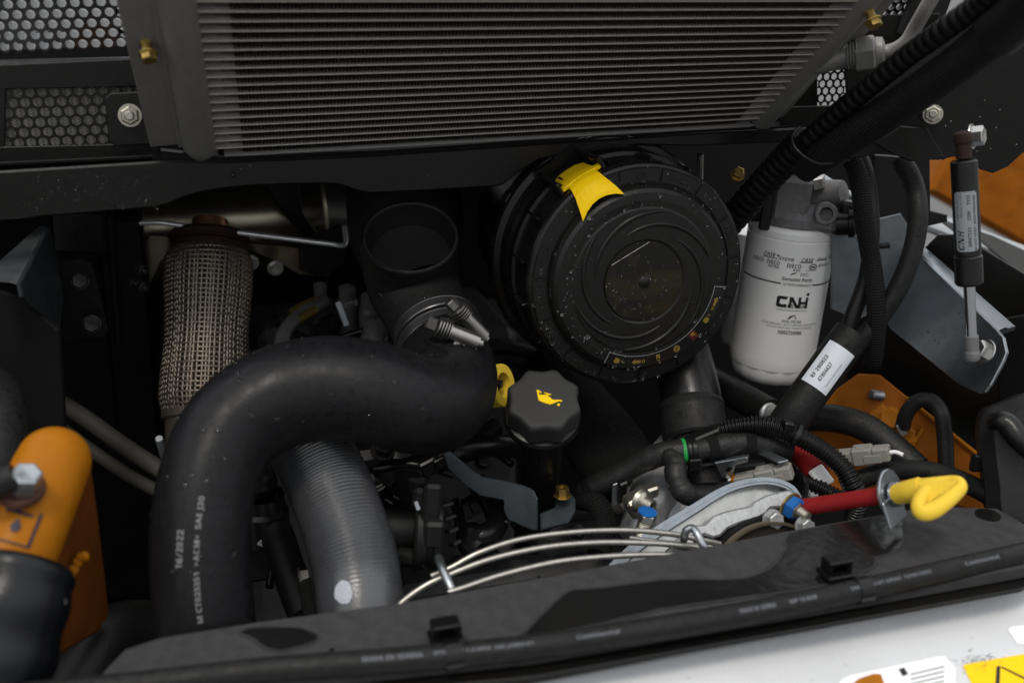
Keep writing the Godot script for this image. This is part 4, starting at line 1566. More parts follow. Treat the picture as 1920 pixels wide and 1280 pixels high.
	k.lathe(px(1297, 765, 1.11), ax, [[0.03, -0.006], [0.0335, -0.004], [0.0345, 0.0], [0.033, 0.003], [0.0335, 0.006], [0.0335, 0.034], [0.031, 0.037], [0.027, 0.038], [0.027, 0.09]], 48)
	part("outlet_collar", k, M.rubber, t)
	# raindrops
	var spots = []
	for i in 420:
		var r = sqrt(rng.randf()) * 0.11
		var deg = rng.randf() * 360.0
		if rng.randf() < 0.35:
			deg = rng.randf_range(170.0, 290.0)
		var h = 0.0075 if r > 0.094 else (0.0125 if r > 0.09 else 0.0204)
		if r < 0.0405:
			h = 0.0224
		if r > 0.0945 and r < 0.109:
			h = 0.0088
		spots.append([at.call(r, deg, h), A])
	part("water_drops", drops(spots, 0.0005, 0.0024), M.water, t, "stuff")
	var pudd = Mb.new()
	# water run together in the gaps between the pads
	for deg in [130.5, 154.5, 178.5, 202.5, 226.5]:
		var q: Vector3 = at.call(0.1, deg, 0.0068)
		var rd = (q - c - A * 0.0068).normalized()
		pudd.ball(q, rd * 0.0072, A.cross(rd) * 0.0016, A * 0.0014, 12, 6)
	part("water_film", pudd, M.water, t, "stuff")

func tg_of(pp: Array) -> Vector3:
	return (pp[-1] - pp[-2]).normalized()

func flat_cut(q: Vector2, deg: float, d: float) -> Vector2:
	var n = Vector2(cos(deg_to_rad(deg)), sin(deg_to_rad(deg)))
	var o = q.dot(n)
	return q if o < d else q - n * (o - d)

func fuel_filter() -> void:
	var t = thing("fuel_filter", "white spin-on fuel filter canister with black print", "fuel filter", px(1440, 705, 1.26))
	var lo = px(1441, 700, 1.262)
	var hi = px(1488, 418, 1.2)
	var ax = (hi - lo).normalized()
	var L = lo.distance_to(hi)
	var R = 0.0492
	var b = Mb.new()
	b.lathe(lo, ax, [[0.0, -0.004], [0.03, -0.003], [0.0385, 0.0], [0.0435, 0.004], [0.0462, 0.009], [0.0474, 0.015], [0.048, 0.02]], 96, true, 14, 0.035)
	b.lathe(lo, ax, [[0.048, 0.02], [0.0486, 0.024], [0.0489, 0.028], [R, 0.034], [R, L - 0.012]], 96, true)
	b.lathe(lo, ax, [[R, L - 0.012], [R - 0.0012, L - 0.011], [R - 0.0012, L - 0.0098], [R, L - 0.009], [R - 0.0003, L - 0.003], [R - 0.003, L + 0.001], [R - 0.006, L + 0.002], [0.02, L + 0.002]], 96)
	var can = part("canister", b, M.filter_white, t)
	# print
	var view = EYE - (lo + hi) * 0.5
	var front = (view - ax * view.dot(ax)).normalized()
	var map = roundmap(lo, ax, front.rotated(ax, 0.12), R + 0.0003)
	var k = Mb.new()
	var w = func(s: String, x: float, y: float, wd: float, h: float, bold := false, slant := 0.0) -> void:
		letters(k, s, map, Vector2(x, L * (0.249 + 0.758 * y)), wd, h, 0.0, slant, "Droid Sans", bold)
	# heights as shares of the canister
	w.call("CASE", -0.026, 0.79, 0.0135, 0.0042, true, 0.25)
	w.call("STEYR", -0.0065, 0.772, 0.0165, 0.0034, true, 0.3)
	w.call("CASE", 0.0165, 0.778, 0.0135, 0.0042, true, 0.25)
	w.call("-NEWHOLLAND", 0.036, 0.788, 0.016, 0.0026, false, 0.1)
	w.call("FLEXI", 0.0545, 0.80, 0.012, 0.003, false, 0.2)
	w.call("IVECO", -0.0395, 0.732, 0.0145, 0.0044, true)
	w.call("IVECO", -0.0205, 0.73, 0.0145, 0.0044, true)
	w.call("ASTRA", -0.0195, 0.698, 0.0125, 0.0028, true)
	w.call("IVECO", 0.0025, 0.724, 0.0155, 0.0046, true)
	w.call("BUS", 0.0062, 0.692, 0.0075, 0.0026, true)
	w.call("HEULIEZ BUS", 0.0235, 0.694, 0.014, 0.0014)
	w.call("MAGIRUS", 0.0425, 0.734, 0.0125, 0.0028)
	w.call("FPT", 0.0155, 0.66, 0.0085, 0.003, false, 0.3)
	w.call("Genuine Parts", 0.009, 0.615, 0.0345, 0.0044, true)
	w.call("HI PERFORMANCE", 0.0095, 0.57, 0.0315, 0.0031, false, 0.25)
	w.call("INDUSTRIAL", 0.0085, 0.392, 0.0345, 0.0041, true)
	w.call("www.cnhindustrial.com", 0.0085, 0.358, 0.0345, 0.0024)
	w.call("FUEL FILTER", 0.0105, 0.262, 0.022, 0.0028, true)
	w.call("FILTRO CARBURANTE - FILTRE A CARBURANT - KRAFTSTOFFILTER", 0.011, 0.234, 0.0665, 0.0021)
	w.call("FILTRO DE COMBUSTIBLE - FILTRO DE COMBUSTIVEL", 0.011, 0.207, 0.054, 0.0021)
	w.call("5802726986", 0.0105, 0.168, 0.0275, 0.0044, true)
	# the big three-letter sign: strokes
	var bar2 = func(pts: Array) -> void:
		k.spot(map, PackedVector2Array(pts.map(func(e): return Vector2(0.0085 + e.x * 0.00107, L * 0.535 + e.y * 0.00115))))
	# C
	var outer = []
	var inner = []
	for i in 15:
		var a = deg_to_rad(50.0 + 260.0 * i / 14.0)
		var e = Vector2(cos(a), sin(a))
		outer.append(Vector2(-11.2 + clampf(e.x * 7.8, -6.2, 9.0), 5.6 + clampf(e.y * 7.2, -5.6, 5.6)))
		inner.append(Vector2(-10.4 + clampf(e.x * 4.6, -3.6, 6.0), 5.6 + clampf(e.y * 3.6, -2.6, 2.6)))
	for i in 14:
		bar2.call([outer[i], outer[i + 1], inner[i + 1], inner[i]])
	# N
	bar2.call([Vector2(-4.6, 0), Vector2(-1.8, 0), Vector2(-1.8, 11.2), Vector2(-4.6, 11.2)])
	bar2.call([Vector2(-1.8, 11.2), Vector2(-1.8, 6.8), Vector2(3.2, 0), Vector2(5.0, 0), Vector2(5.0, 2.6), Vector2(-1.2, 11.2)])
	bar2.call([Vector2(5.0, 0), Vector2(7.8, 0), Vector2(7.8, 11.2), Vector2(5.0, 11.2)])
	# H and i in one
	bar2.call([Vector2(7.8, 4.2), Vector2(13.0, 4.2), Vector2(13.0, 6.8), Vector2(7.8, 6.8)])
	bar2.call([Vector2(13.0, 0), Vector2(16.0, 0), Vector2(16.0, 11.2), Vector2(13.0, 11.2)])
	bar2.call([Vector2(13.2, 12.6), Vector2(16.2, 12.6), Vector2(16.2, 15.6), Vector2(13.2, 15.6)])
	# bars under the maker signs, the band, the pump sign
	var rect = func(x0: float, x1: float, y0: float, y1: float) -> void:
		var n = int(ceil((x1 - x0) / 0.004))
		for i in n:
			var a = lerpf(x0, x1, float(i) / n)
			var e = lerpf(x0, x1, float(i + 1) / n)
			var h0 = L * (0.249 + 0.758 * y0)
			var h1 = L * (0.249 + 0.758 * y1)
			k.spot(map, PackedVector2Array([Vector2(a, h0), Vector2(e, h0), Vector2(e, h1), Vector2(a, h1)]))
	rect.call(-0.0335, -0.0165, 0.762, 0.769)
	rect.call(0.0075, 0.0235, 0.756, 0.762)
	rect.call(0.0275, 0.0435, 0.772, 0.78)
	rect.call(0.0475, 0.0605, 0.782, 0.789)
	rect.call(-0.062, -0.0085, 0.5655, 0.5775)
	rect.call(0.0275, 0.066, 0.5655, 0.5775)
	rect.call(0.011, 0.021, 0.647, 0.6495)
	rect.call(-0.0175, -0.0145, 0.784, 0.797)
	for i in 16:
		var a0 = TAU * i / 16.0
		var a1 = TAU * (i + 1) / 16.0
		var cc = Vector2(0.0245, L * 0.7970)
		k.spot(map, PackedVector2Array([cc + Vector2(cos(a0) * 0.005, sin(a0) * 0.0036), cc + Vector2(cos(a1) * 0.005, sin(a1) * 0.0036), cc + Vector2(cos(a1) * 0.0037, sin(a1) * 0.0026), cc + Vector2(cos(a0) * 0.0037, sin(a0) * 0.0026)]))
	rect.call(0.022, 0.027, 0.716, 0.73)
	k.spot(map, PackedVector2Array([Vector2(0.0315, L * 0.7963), Vector2(0.0345, L * 0.7963), Vector2(0.0345, L * 0.8137), Vector2(0.033, L * 0.8137)]))
	k.spot(map, PackedVector2Array([Vector2(-0.0005, L * 0.7402), Vector2(0.002, L * 0.7432), Vector2(0.008, L * 0.7599), Vector2(0.003, L * 0.7569)]))
	k.spot(map, PackedVector2Array([Vector2(0.0045, L * 0.4635), Vector2(0.0068, L * 0.4635), Vector2(0.0105, L * 0.4825), Vector2(0.0075, L * 0.4855)]))
	k.spot(map, PackedVector2Array([Vector2(0.0075, L * 0.4855), Vector2(0.0105, L * 0.4825), Vector2(0.0138, L * 0.4870), Vector2(0.0125, L * 0.4931)]))
	k.spot(map, PackedVector2Array([Vector2(0.0128, L * 0.4673), Vector2(0.0146, L * 0.4673), Vector2(0.0143, L * 0.4787), Vector2(0.0135, L * 0.4825)]))
	part("lettering", k, M.ink, can)
	# cast head
	var h = thing("filter_head", "grey cast metal filter head with round side port above the white canister", "filter head", hi)
	var c = Mb.new()
	c.lathe(hi, ax, [[0.0, 0.002], [0.042, 0.002], [0.045, 0.004], [0.045, 0.013], [0.041, 0.02], [0.02, 0.022], [0.0, 0.022]], 48)
	var r = ax.cross(front).normalized()
	c.box(hi + ax * 0.032 - r * 0.006 + front * 0.016, r, ax, front, Vector3(0.04, 0.05, 0.05), 0.005)
	c.box(hi + ax * 0.05 - r * 0.005 + front * 0.012, r, ax, front, Vector3(0.028, 0.05, 0.03), 0.005)
	c.box(hi + ax * 0.014 + r * 0.026 + front * 0.026, (r + front * 0.15).normalized(), ax, (front - r * 0.15).normalized(), Vector3(0.045, 0.026, 0.026), 0.006)
	c.lathe(hi + ax * 0.021 + r * 0.031 + front * 0.03, (front + ax * 0.2 + r * 0.1).normalized(), [[0.013, 0.0], [0.0122, 0.013], [0.0108, 0.0145], [0.0072, 0.0145]], 32)
	c.lathe(hi + ax * 0.036 + r * 0.036, (r * 0.8 + front * 0.3 + ax * 0.3).normalized(), [[0.02, -0.02], [0.018, 0.0], [0.015, 0.014], [0.0, 0.016]], 24)
	part("body", c, M.cast_grey, h)
	var pt = Mb.new()
	pt.lathe(hi + ax * 0.021 + r * 0.031 + front * 0.03, (front + ax * 0.2 + r * 0.1).normalized(), [[0.0073, 0.0144], [0.0066, 0.004], [0.0, 0.002]], 24)
	part("port", pt, M.inside, h)
	var bp = Mb.new()
	bp.box(hi + ax * 0.032 - r * 0.03 + front * 0.02, r, ax, front, Vector3(0.012, 0.07, 0.05), 0.002)
	bp.box(hi + ax * 0.01 - r * 0.036, r, ax, front, Vector3(0.03, 0.018, 0.05), 0.003)
	part("bracket", bp, M.paint, h)
	var f = Mb.new()
	f.hexhead(px(1532, 350, 1.17), (lift * 0.8 - look * 0.4 - Vector3.RIGHT * 0.2).normalized(), 0.0095, 0.012)
	part("union_nut", f, M.steel, h)
	var br = Mb.new()
	br.hexhead(px(1510, 338, 1.18), (Vector3.RIGHT - look * 0.2).normalized(), 0.0062, 0.007)
	br.hexhead(px(1438, 356, 1.16), (lift * 0.5 - look).normalized(), 0.0062, 0.007, 0.008)
	br.hexhead(px(1383, 328, 1.2), (lift * 0.3 - look).normalized(), 0.0066, 0.008, 0.008)
	part("brass_bolt", br, M.brass, h)
	var sp = Mb.new()
	sp.tube(smooth(way([[1536, 340, 1.19], [1580, 368, 1.2], [1630, 396, 1.22], [1690, 420, 1.25]]), 5), 0.0098, 16)
	solo("fuel_pipe", sp, M.zinc, "silver pipe leading right from the grey filter head", "pipe")
	var cl = Mb.new()
	cl.box(px(1592, 402, 1.16), r, ax, front, Vector3(0.022, 0.03, 0.02), 0.004)
	cl.lathe(px(1590, 418, 1.155), (Vector3.RIGHT - look * 0.3).normalized(), [[0.0, -0.012], [0.013, -0.012], [0.013, 0.0], [0.016, 0.001], [0.016, 0.006], [0.013, 0.008], [0.0, 0.014]], 24)
	solo("quick_coupling", cl, M.plastic, "black plastic coupling at the right side of the filter head", "coupling")
	var rod = Mb.new()
	rod.tube(way([[1312, 352, 1.2], [1313, 289, 1.18]]), 0.0038, 12)
	solo("steel_pin", rod, M.steel, "short upright steel pin behind the air filter's upper right rim", "pin")
	# second white canister just seen behind
	var w2 = Mb.new()
	w2.lathe(px(1400, 640, 1.4), UP, [[0.0, 0.0], [0.03, 0.0], [0.033, 0.006], [0.033, 0.15], [0.0, 0.152]], 40)
	solo("white_canister", w2, M.filter_white, "pale canister mostly hidden between air filter and white fuel filter", "canister")

func strut_side() -> void:
	var t = thing("strut_bracket", "galvanised folded steel bracket holding the gas strut's lower end", "bracket", px(1760, 740, 1.15))
	# face plane and folded flange
	var bx = (px(1860, 640, 1.04) - px(1690, 480, 1.2)).normalized()
	var by = (UP * 0.8 + MX * 0.35).normalized()
	by = (by - bx * by.dot(bx)).normalized()
	var o = px(1760, 600, 1.12)
	var f = Mb.new()
	var nn = bx.cross(by)
	if nn.dot(look) > 0:
		by = -by
	f.prism(outline([[1668, 455], [1727, 480], [1868, 616], [1882, 632], [1888, 660], [1882, 676], [1858, 722], [1848, 735], [1836, 738], [1815, 728], [1800, 722], [1670, 618], [1630, 560]], o, bx, by), o, bx, by, 0.004, 0.001)
	part("face", f, M.zinc_blue, t)
	var fl = Mb.new()
	var fn = bx.cross(by).normalized()
	var e0 = meet(1700, 455, o, fn)
	var e1 = meet(1872, 622, o, fn)
	var g0 = px(1722, 452, 1.2)
	var g1 = px(1905, 612, 1.08)
	var rows = []
	for i in 7:
		var s = i / 6.0
		var a = e0.lerp(e1, s)
		var b = g0.lerp(g1, s)
		var row = []
		for k in 9:
			var q = k / 8.0
			row.append(a.lerp(b, q) + (fn * 0.004 * sin(q * PI)) )
		rows.append(row)
	for i in 6:
		for k in 8:
			fl.quad(rows[i][k], rows[i][k + 1], rows[i + 1][k + 1], rows[i + 1][k], UP)
			fl.quad(rows[i][k] - UP * 0.004, rows[i][k + 1] - UP * 0.004, rows[i + 1][k + 1] - UP * 0.004, rows[i + 1][k] - UP * 0.004, -UP)
	fl.quad(rows[6][0], rows[6][8], rows[6][8] - UP * 0.004, rows[6][0] - UP * 0.004, bx)
	part("flange", fl, M.zinc_blue, t)
	var p2 = Mb.new()
	plate(p2, [[1560, 430], [1690, 400], [1735, 470], [1690, 560], [1610, 600], [1560, 580]], px(1640, 500, 1.19), MX, UP, 0.003)
	part("rear_plate", p2, M.zinc_dull, t)
	var sp = Mb.new()
	sp.tube(way([[1648, 461, 1.183], [1668, 460, 1.183]]), 0.0032, 10)
	part("pin", sp, M.plastic, t)
	var n2 = Mb.new()
	n2.hexhead(px(1846, 660, 1.025), (fn + Vector3.RIGHT * 0.2).normalized(), 0.0095, 0.009, 0.013)
	part("flange_nut", n2, M.steel, t)
	var spots = []
	for i in 50:
		spots.append([meet(rng.randf_range(1740, 1850), rng.randf_range(560, 650), o, fn) + fn * 0.0001, fn])
	part("water_drops", drops(spots, 0.0005, 0.0016), M.water, t, "stuff")
	# the strut
	var g = thing("gas_strut", "black gas strut with silver label and bright rod", "gas strut", px(1823, 680, 1.0))
	var a = px(1808, 300, 0.965)
	var b = px(1816, 478, 0.985)
	var c = px(1818, 535, 0.992)
	var d = px(1822, 628, 1.002)
	var e = px(1824, 676, 1.008)
	var ax = (b - a).normalized()
	var m = Mb.new()
	m.lathe(a, ax, [[0.0, 0.0], [0.0105, 0.0], [0.0117, 0.0012], [0.0117, a.distance_to(b) - 0.001], [0.0112, a.distance_to(b)]], 40)
	part("cylinder", m, M.strut_paint, g)
	var k = Mb.new()
	k.lathe(b, (c - b).normalized(), [[0.0112, 0.0], [0.0125, 0.0012], [0.0126, 0.022], [0.0125, 0.026], [0.011, 0.028], [0.0052, 0.0285]], 40)
	part("end_collar", k, M.strut_paint, g)
	var r = Mb.new()
	r.tube([c - (d - c).normalized() * 0.004, d], 0.0052, 24)
	part("rod", r, M.chrome, g)
	var s = Mb.new()
	s.lathe(d, (e - d).normalized(), [[0.0, -0.0005], [0.0058, 0.0], [0.0064, 0.001], [0.0064, 0.015], [0.0072, 0.017], [0.0072, 0.021], [0.0066, 0.024], [0.004, 0.026], [0.0, 0.0265]], 28)
	part("lower_socket", s, M.cast_grey, g)
	var u = Mb.new()
	var up0 = px(1806, 246, 0.96)
	u.lathe(up0, (a - up0).normalized(), [[0.0, -0.001], [0.005, 0.0], [0.0078, 0.002], [0.0085, 0.005], [0.0085, 0.009], [0.0068, 0.012], [0.0068, 0.024], [0.0, 0.027]], 28)
	part("upper_socket", u, M.rust, g)
	var ub = Mb.new()
	ub.hexhead(px(1822, 256, 0.985), (-look * 0.6 + Vector3.RIGHT * 0.75).normalized(), 0.0092, 0.01, 0.012)
	part("flange_bolt", ub, M.steel, g)
	# label
	var mid = (a + b) * 0.5
	var view = EYE - mid
	var front = (view - ax * view.dot(ax)).normalized().rotated(ax, 0.0)
	var back = -ax
	var map = roundmap(a, back, front, 0.0119)
	var lb = Mb.new()
	var L = a.distance_to(b)
	var y0 = -L * 0.94
	var y1 = -L * 0.31
	for i in 12:
		var x0 = -0.0105 + 0.021 * i / 12.0
		var x1 = x0 + 0.021 / 12.0
		var in0 = 0.0015 if i == 0 or i == 11 else 0.0
		lb.spot(map, PackedVector2Array([Vector2(x0, y0 + in0), Vector2(x1, y0 + in0), Vector2(x1, y1 - in0), Vector2(x0, y1 - in0)]))
	var label = part("label", lb, M.label_silver, g)
	var tx = Mb.new()
	var map2 = roundmap(a, back, front, 0.01205)
	var w = func(str: String, x: float, y: float, wd: float, h: float, bold := false, slant := 0.0, face := "Droid Serif") -> void:
		letters(tx, str, map2, Vector2(x, lerpf(y0, y1, y)), wd, h, PI / 2, slant, face, bold)
	w.call("CNH", -0.0056, 0.19, 0.0175, 0.0056, true, 0.25, "Droid Sans")
	w.call("400472A1", 0.0022, 0.24, 0.0185, 0.003, true)
	w.call("230#", 0.0022, 0.6, 0.0085, 0.003, true)
	w.call("1913", 0.0022, 0.86, 0.0085, 0.003, true)
	w.call("DO NOT OPEN   HIGH PRESSURE", 0.0074, 0.46, 0.052, 0.0022, true)
	w.call("Highway 76 East", -0.0076, 0.76, 0.023, 0.0021)
	w.call("Marion, SC 29571", -0.0042, 0.78, 0.0235, 0.0021)
	part("lettering", tx, M.ink, label)

func right_floor() -> void:
	var t = thing("orange_frame_plate", "orange painted frame plate with bolts low on the right", "frame plate", px(1680, 950, 1.2))
	var o = px(1700, 800, 1.19)
	var bx = Vector3(0.92, 0, 0.38).normalized()
	var by = (UP * 0.87 + MI * 0.5)
	by = (by - bx * by.dot(bx)).normalized()
	if bx.cross(by).dot(look) > 0:
		by = -by
	var a = Mb.new()
	plate(a, [[1480, 850], [1500, 800], [1560, 735], [1610, 700], [1650, 702], [1700, 742], [1790, 812], [1900, 905], [1900, 990], [1800, 950], [1700, 930], [1560, 930]], o, bx, by, 0.012, 0.002)
	part("plate", a, M.orange_dull, t)
	var nn = bx.cross(by).normalized()
	for e in [[1662, 783, 0.0125], [1690, 815, 0.0115]]:
		var b = Mb.new()
		b.hexhead(meet(e[0] + 8, e[1] + 2, o, nn), nn, e[2], 0.012, e[2] * 1.15)
		part("painted_bolt", b, M.orange, t)
	var s = Mb.new()
	s.thread(meet(1655, 742, o, nn), (nn * 0.5 - Vector3.RIGHT + lift * 0.1).normalized(), 0.0058, 0.016, 7)
	part("stud", s, M.zinc_dull, t)
	var rib = Mb.new()
	bar(rib, meet(1640, 765, o, nn) + nn * 0.001, meet(1700, 840, o, nn) + nn * 0.001, 0.02, 0.006, nn, 0.002)
	bar(rib, meet(1700, 850, o, nn), meet(1730, 805, o, nn), 0.004, 0.02, nn, 0.001)
	bar(rib, meet(1700, 745, o, nn), meet(1900, 905, o, nn), 0.004, 0.012, nn, 0.001)
	part("stiffener", rib, M.orange, t)
	var lp = thing("earth_cable", "black taped cable bent in a high loop over the orange plate", "cable", px(1775, 880, 1.14))
	var c = Mb.new()
	c.tube(smooth(way([[1693, 800, 1.16], [1702, 772, 1.15], [1722, 752, 1.14], [1748, 752, 1.13], [1766, 775, 1.12], [1772, 815, 1.12], [1774, 850, 1.12], [1776, 910, 1.12]]), 8), 0.0082, 16)
	part("cable", c, M.tape, lp)
	var lug = Mb.new()
	lug.box(px(1691, 806, 1.155), (Vector3.RIGHT * 0.5 - lift).normalized(), (Vector3.RIGHT + lift * 0.5).normalized(), -look, Vector3(0.014, 0.008, 0.002), 0.0005)
	part("terminal", lug, M.steel, lp)
	var h = Mb.new()
	h.tube(smooth(way([[1420, 800, 1.22], [1500, 785, 1.2], [1560, 784, 1.18], [1620, 800, 1.16], [1670, 835, 1.14], [1720, 880, 1.12]]), 8), 0.0155, 18)
	solo("taped_harness", h, M.tape, "thick black taped cable bundle lying across the orange plate", "cable bundle")
	var lh = Mb.new()
	lh.tube(smooth(way([[1580, 915, 1.1], [1640, 890, 1.09], [1710, 880, 1.07], [1780, 893, 1.05], [1850, 925, 1.02], [1930, 975, 1.0]]), 8), 0.0098, 18)
	solo("rubber_hose", lh, M.rubber, "plain black rubber hose curving behind the yellow loop", "hose")
	var b2 = thing("black_plastic_box", "black plastic box with moulded ridge at the right edge", "box", px(1900, 960, 0.98))
	var bb = Mb.new()
	var pr = []
	for e in smooth([Vector2(1838, 812), Vector2(1846, 775), Vector2(1878, 758), Vector2(1960, 735), Vector2(2010, 800), Vector2(2010, 1000), Vector2(1870, 985), Vector2(1848, 900), Vector2(1838, 812)], 5):
		pr.append([e.x, e.y])
	pr.pop_back()
	plate(bb, pr, px(1900, 850, 0.97), (Vector3.RIGHT * 0.93 - look * 0.36).normalized(), (UP + MI * 0.5).normalized(), 0.12, 0.012)
	part("shell", bb, M.plastic_grey, b2)
	var rg = Mb.new()
	rg.tube(smooth(way([[1856, 800, 0.968], [1872, 790, 0.962], [1892, 797, 0.958], [1912, 822, 0.952], [1945, 850, 0.948]]), 6), smooth([0.004, 0.009, 0.0105, 0.0105, 0.0105], 6), 18)
	part("ridge", rg, M.plastic, b2)
	var cl = Mb.new()
	cl.box(px(1842, 868, 1.0), (Vector3.RIGHT - look * 0.2).normalized(), UP, (look + Vector3.RIGHT * 0.2).normalized() * -1.0, Vector3(0.02, 0.018, 0.012), 0.002)
	cl.box(px(1860, 862, 1.0), (Vector3.RIGHT - look * 0.2).normalized(), UP, (look + Vector3.RIGHT * 0.2).normalized() * -1.0, Vector3(0.02, 0.014, 0.01), 0.002)
	part("clip", cl, M.plastic, b2)
	# grey connector by the orange plate
	connector("grey_connector", "larger grey plug connector under the orange plate, wires leaving its right end", px(1560, 858, 1.1), px(1672, 848, 1.07), 0.018, false)
	# red boot and nylon elbow
	var rb = thing("red_cable_boot", "red rubber boot on a cable end under the ribbed conduit", "cable boot", px(1530, 900, 1.06))
	var r = Mb.new()
	r.tube(way([[1488, 838, 1.09], [1508, 856, 1.075], [1532, 886, 1.055]]), [0.0085, 0.0115, 0.0125], 20)
	part("boot", r, M.red, rb)
	var tp = Mb.new()
	tp.box(px(1540, 893, 1.052), (Vector3.RIGHT * 0.6 - lift * 0.8).normalized(), (Vector3.RIGHT * 0.8 + lift * 0.6).normalized(), -look, Vector3(0.024, 0.016, 0.006), 0.002)
	part("terminal", tp, M.filter_white, rb)
	var el = thing("pipe_elbow", "pale metal elbow on the end of a thick black hose", "pipe fitting", px(1470, 800, 1.12))
	var e2 = Mb.new()
	e2.tube(smooth(way([[1440, 773, 1.14], [1456, 776, 1.125], [1472, 786, 1.115], [1484, 812, 1.115]]), 6), 0.0088, 18)
	e2.lathe(px(1440, 773, 1.14), (px(1456, 776, 1.125) - px(1440, 773, 1.14)).normalized(), [[0.0, -0.001], [0.0108, 0.0], [0.0108, 0.004], [0.0088, 0.006]], 20)
	part("elbow", e2, M.cast, el)
	var eh = Mb.new()
	eh.tube(way([[1330, 712, 1.24], [1390, 745, 1.19], [1445, 776, 1.142]]), 0.0168, 20)
	part("hose_end", eh, M.rubber_dark, el)

# a plug connector from a to b, h its height
func connector(called: String, label: String, a: Vector3, b: Vector3, h: float, seal: bool) -> void:
	var t = thing(called, label, "connector", (a + b) * 0.5 - UP * h)
	var ax = (b - a).normalized()
	var L = a.distance_to(b)
	var y = (UP - ax * UP.dot(ax)).normalized()
	var z = ax.cross(y)
	var m = Mb.new()
	m.box(a + ax * L * 0.2, ax, y, z, Vector3(L * 0.4, h * 0.72, h * 0.8), 0.0012)
	m.box(a + ax * L * 0.53, ax, y, z, Vector3(L * 0.34, h, h), 0.0018)
	m.box(a + ax * L * 0.5 + y * h * 0.5, ax, y, z, Vector3(L * 0.12, h * 0.16, h * 0.5), 0.0008)
	part("plug", m, M.connector, t)
	var s = Mb.new()
	s.box(a + ax * L * 0.84, ax, y, z, Vector3(L * 0.28, h * 0.8, h * 0.84), 0.0014)
	s.box(a + ax * L * 0.8 + y * h * 0.36 + z * h * 0.1, ax, y, z, Vector3(L * 0.2, h * 0.16, h * 0.4), 0.0008)
	s.box(a + ax * L * 0.7 + z * h * 0.5 - y * h * 0.12, ax, y, z, Vector3(L * 0.3, h * 0.5, h * 0.08), 0.0008)
	part("socket", s, M.connector, t)
	if seal:
		var o = Mb.new()
		o.box(a - ax * 0.0012, ax, y, z, Vector3(0.003, h * 0.7, h * 0.78), 0.0006)
		part("seal", o, M.orange, t)
		var w = Mb.new()
		w.box(a - ax * 0.004, ax, y, z, Vector3(0.005, h * 0.6, h * 0.66), 0.001)
		part("wedge", w, M.filter_white, t)
	else:
		var w = Mb.new()
		w.tube(smooth([b - ax * 0.004, b + ax * 0.004, b + ax * 0.011 - y * 0.003 + z * 0.002], 5), 0.0022, 8)
		part("wire", w, M.filter_white, t)

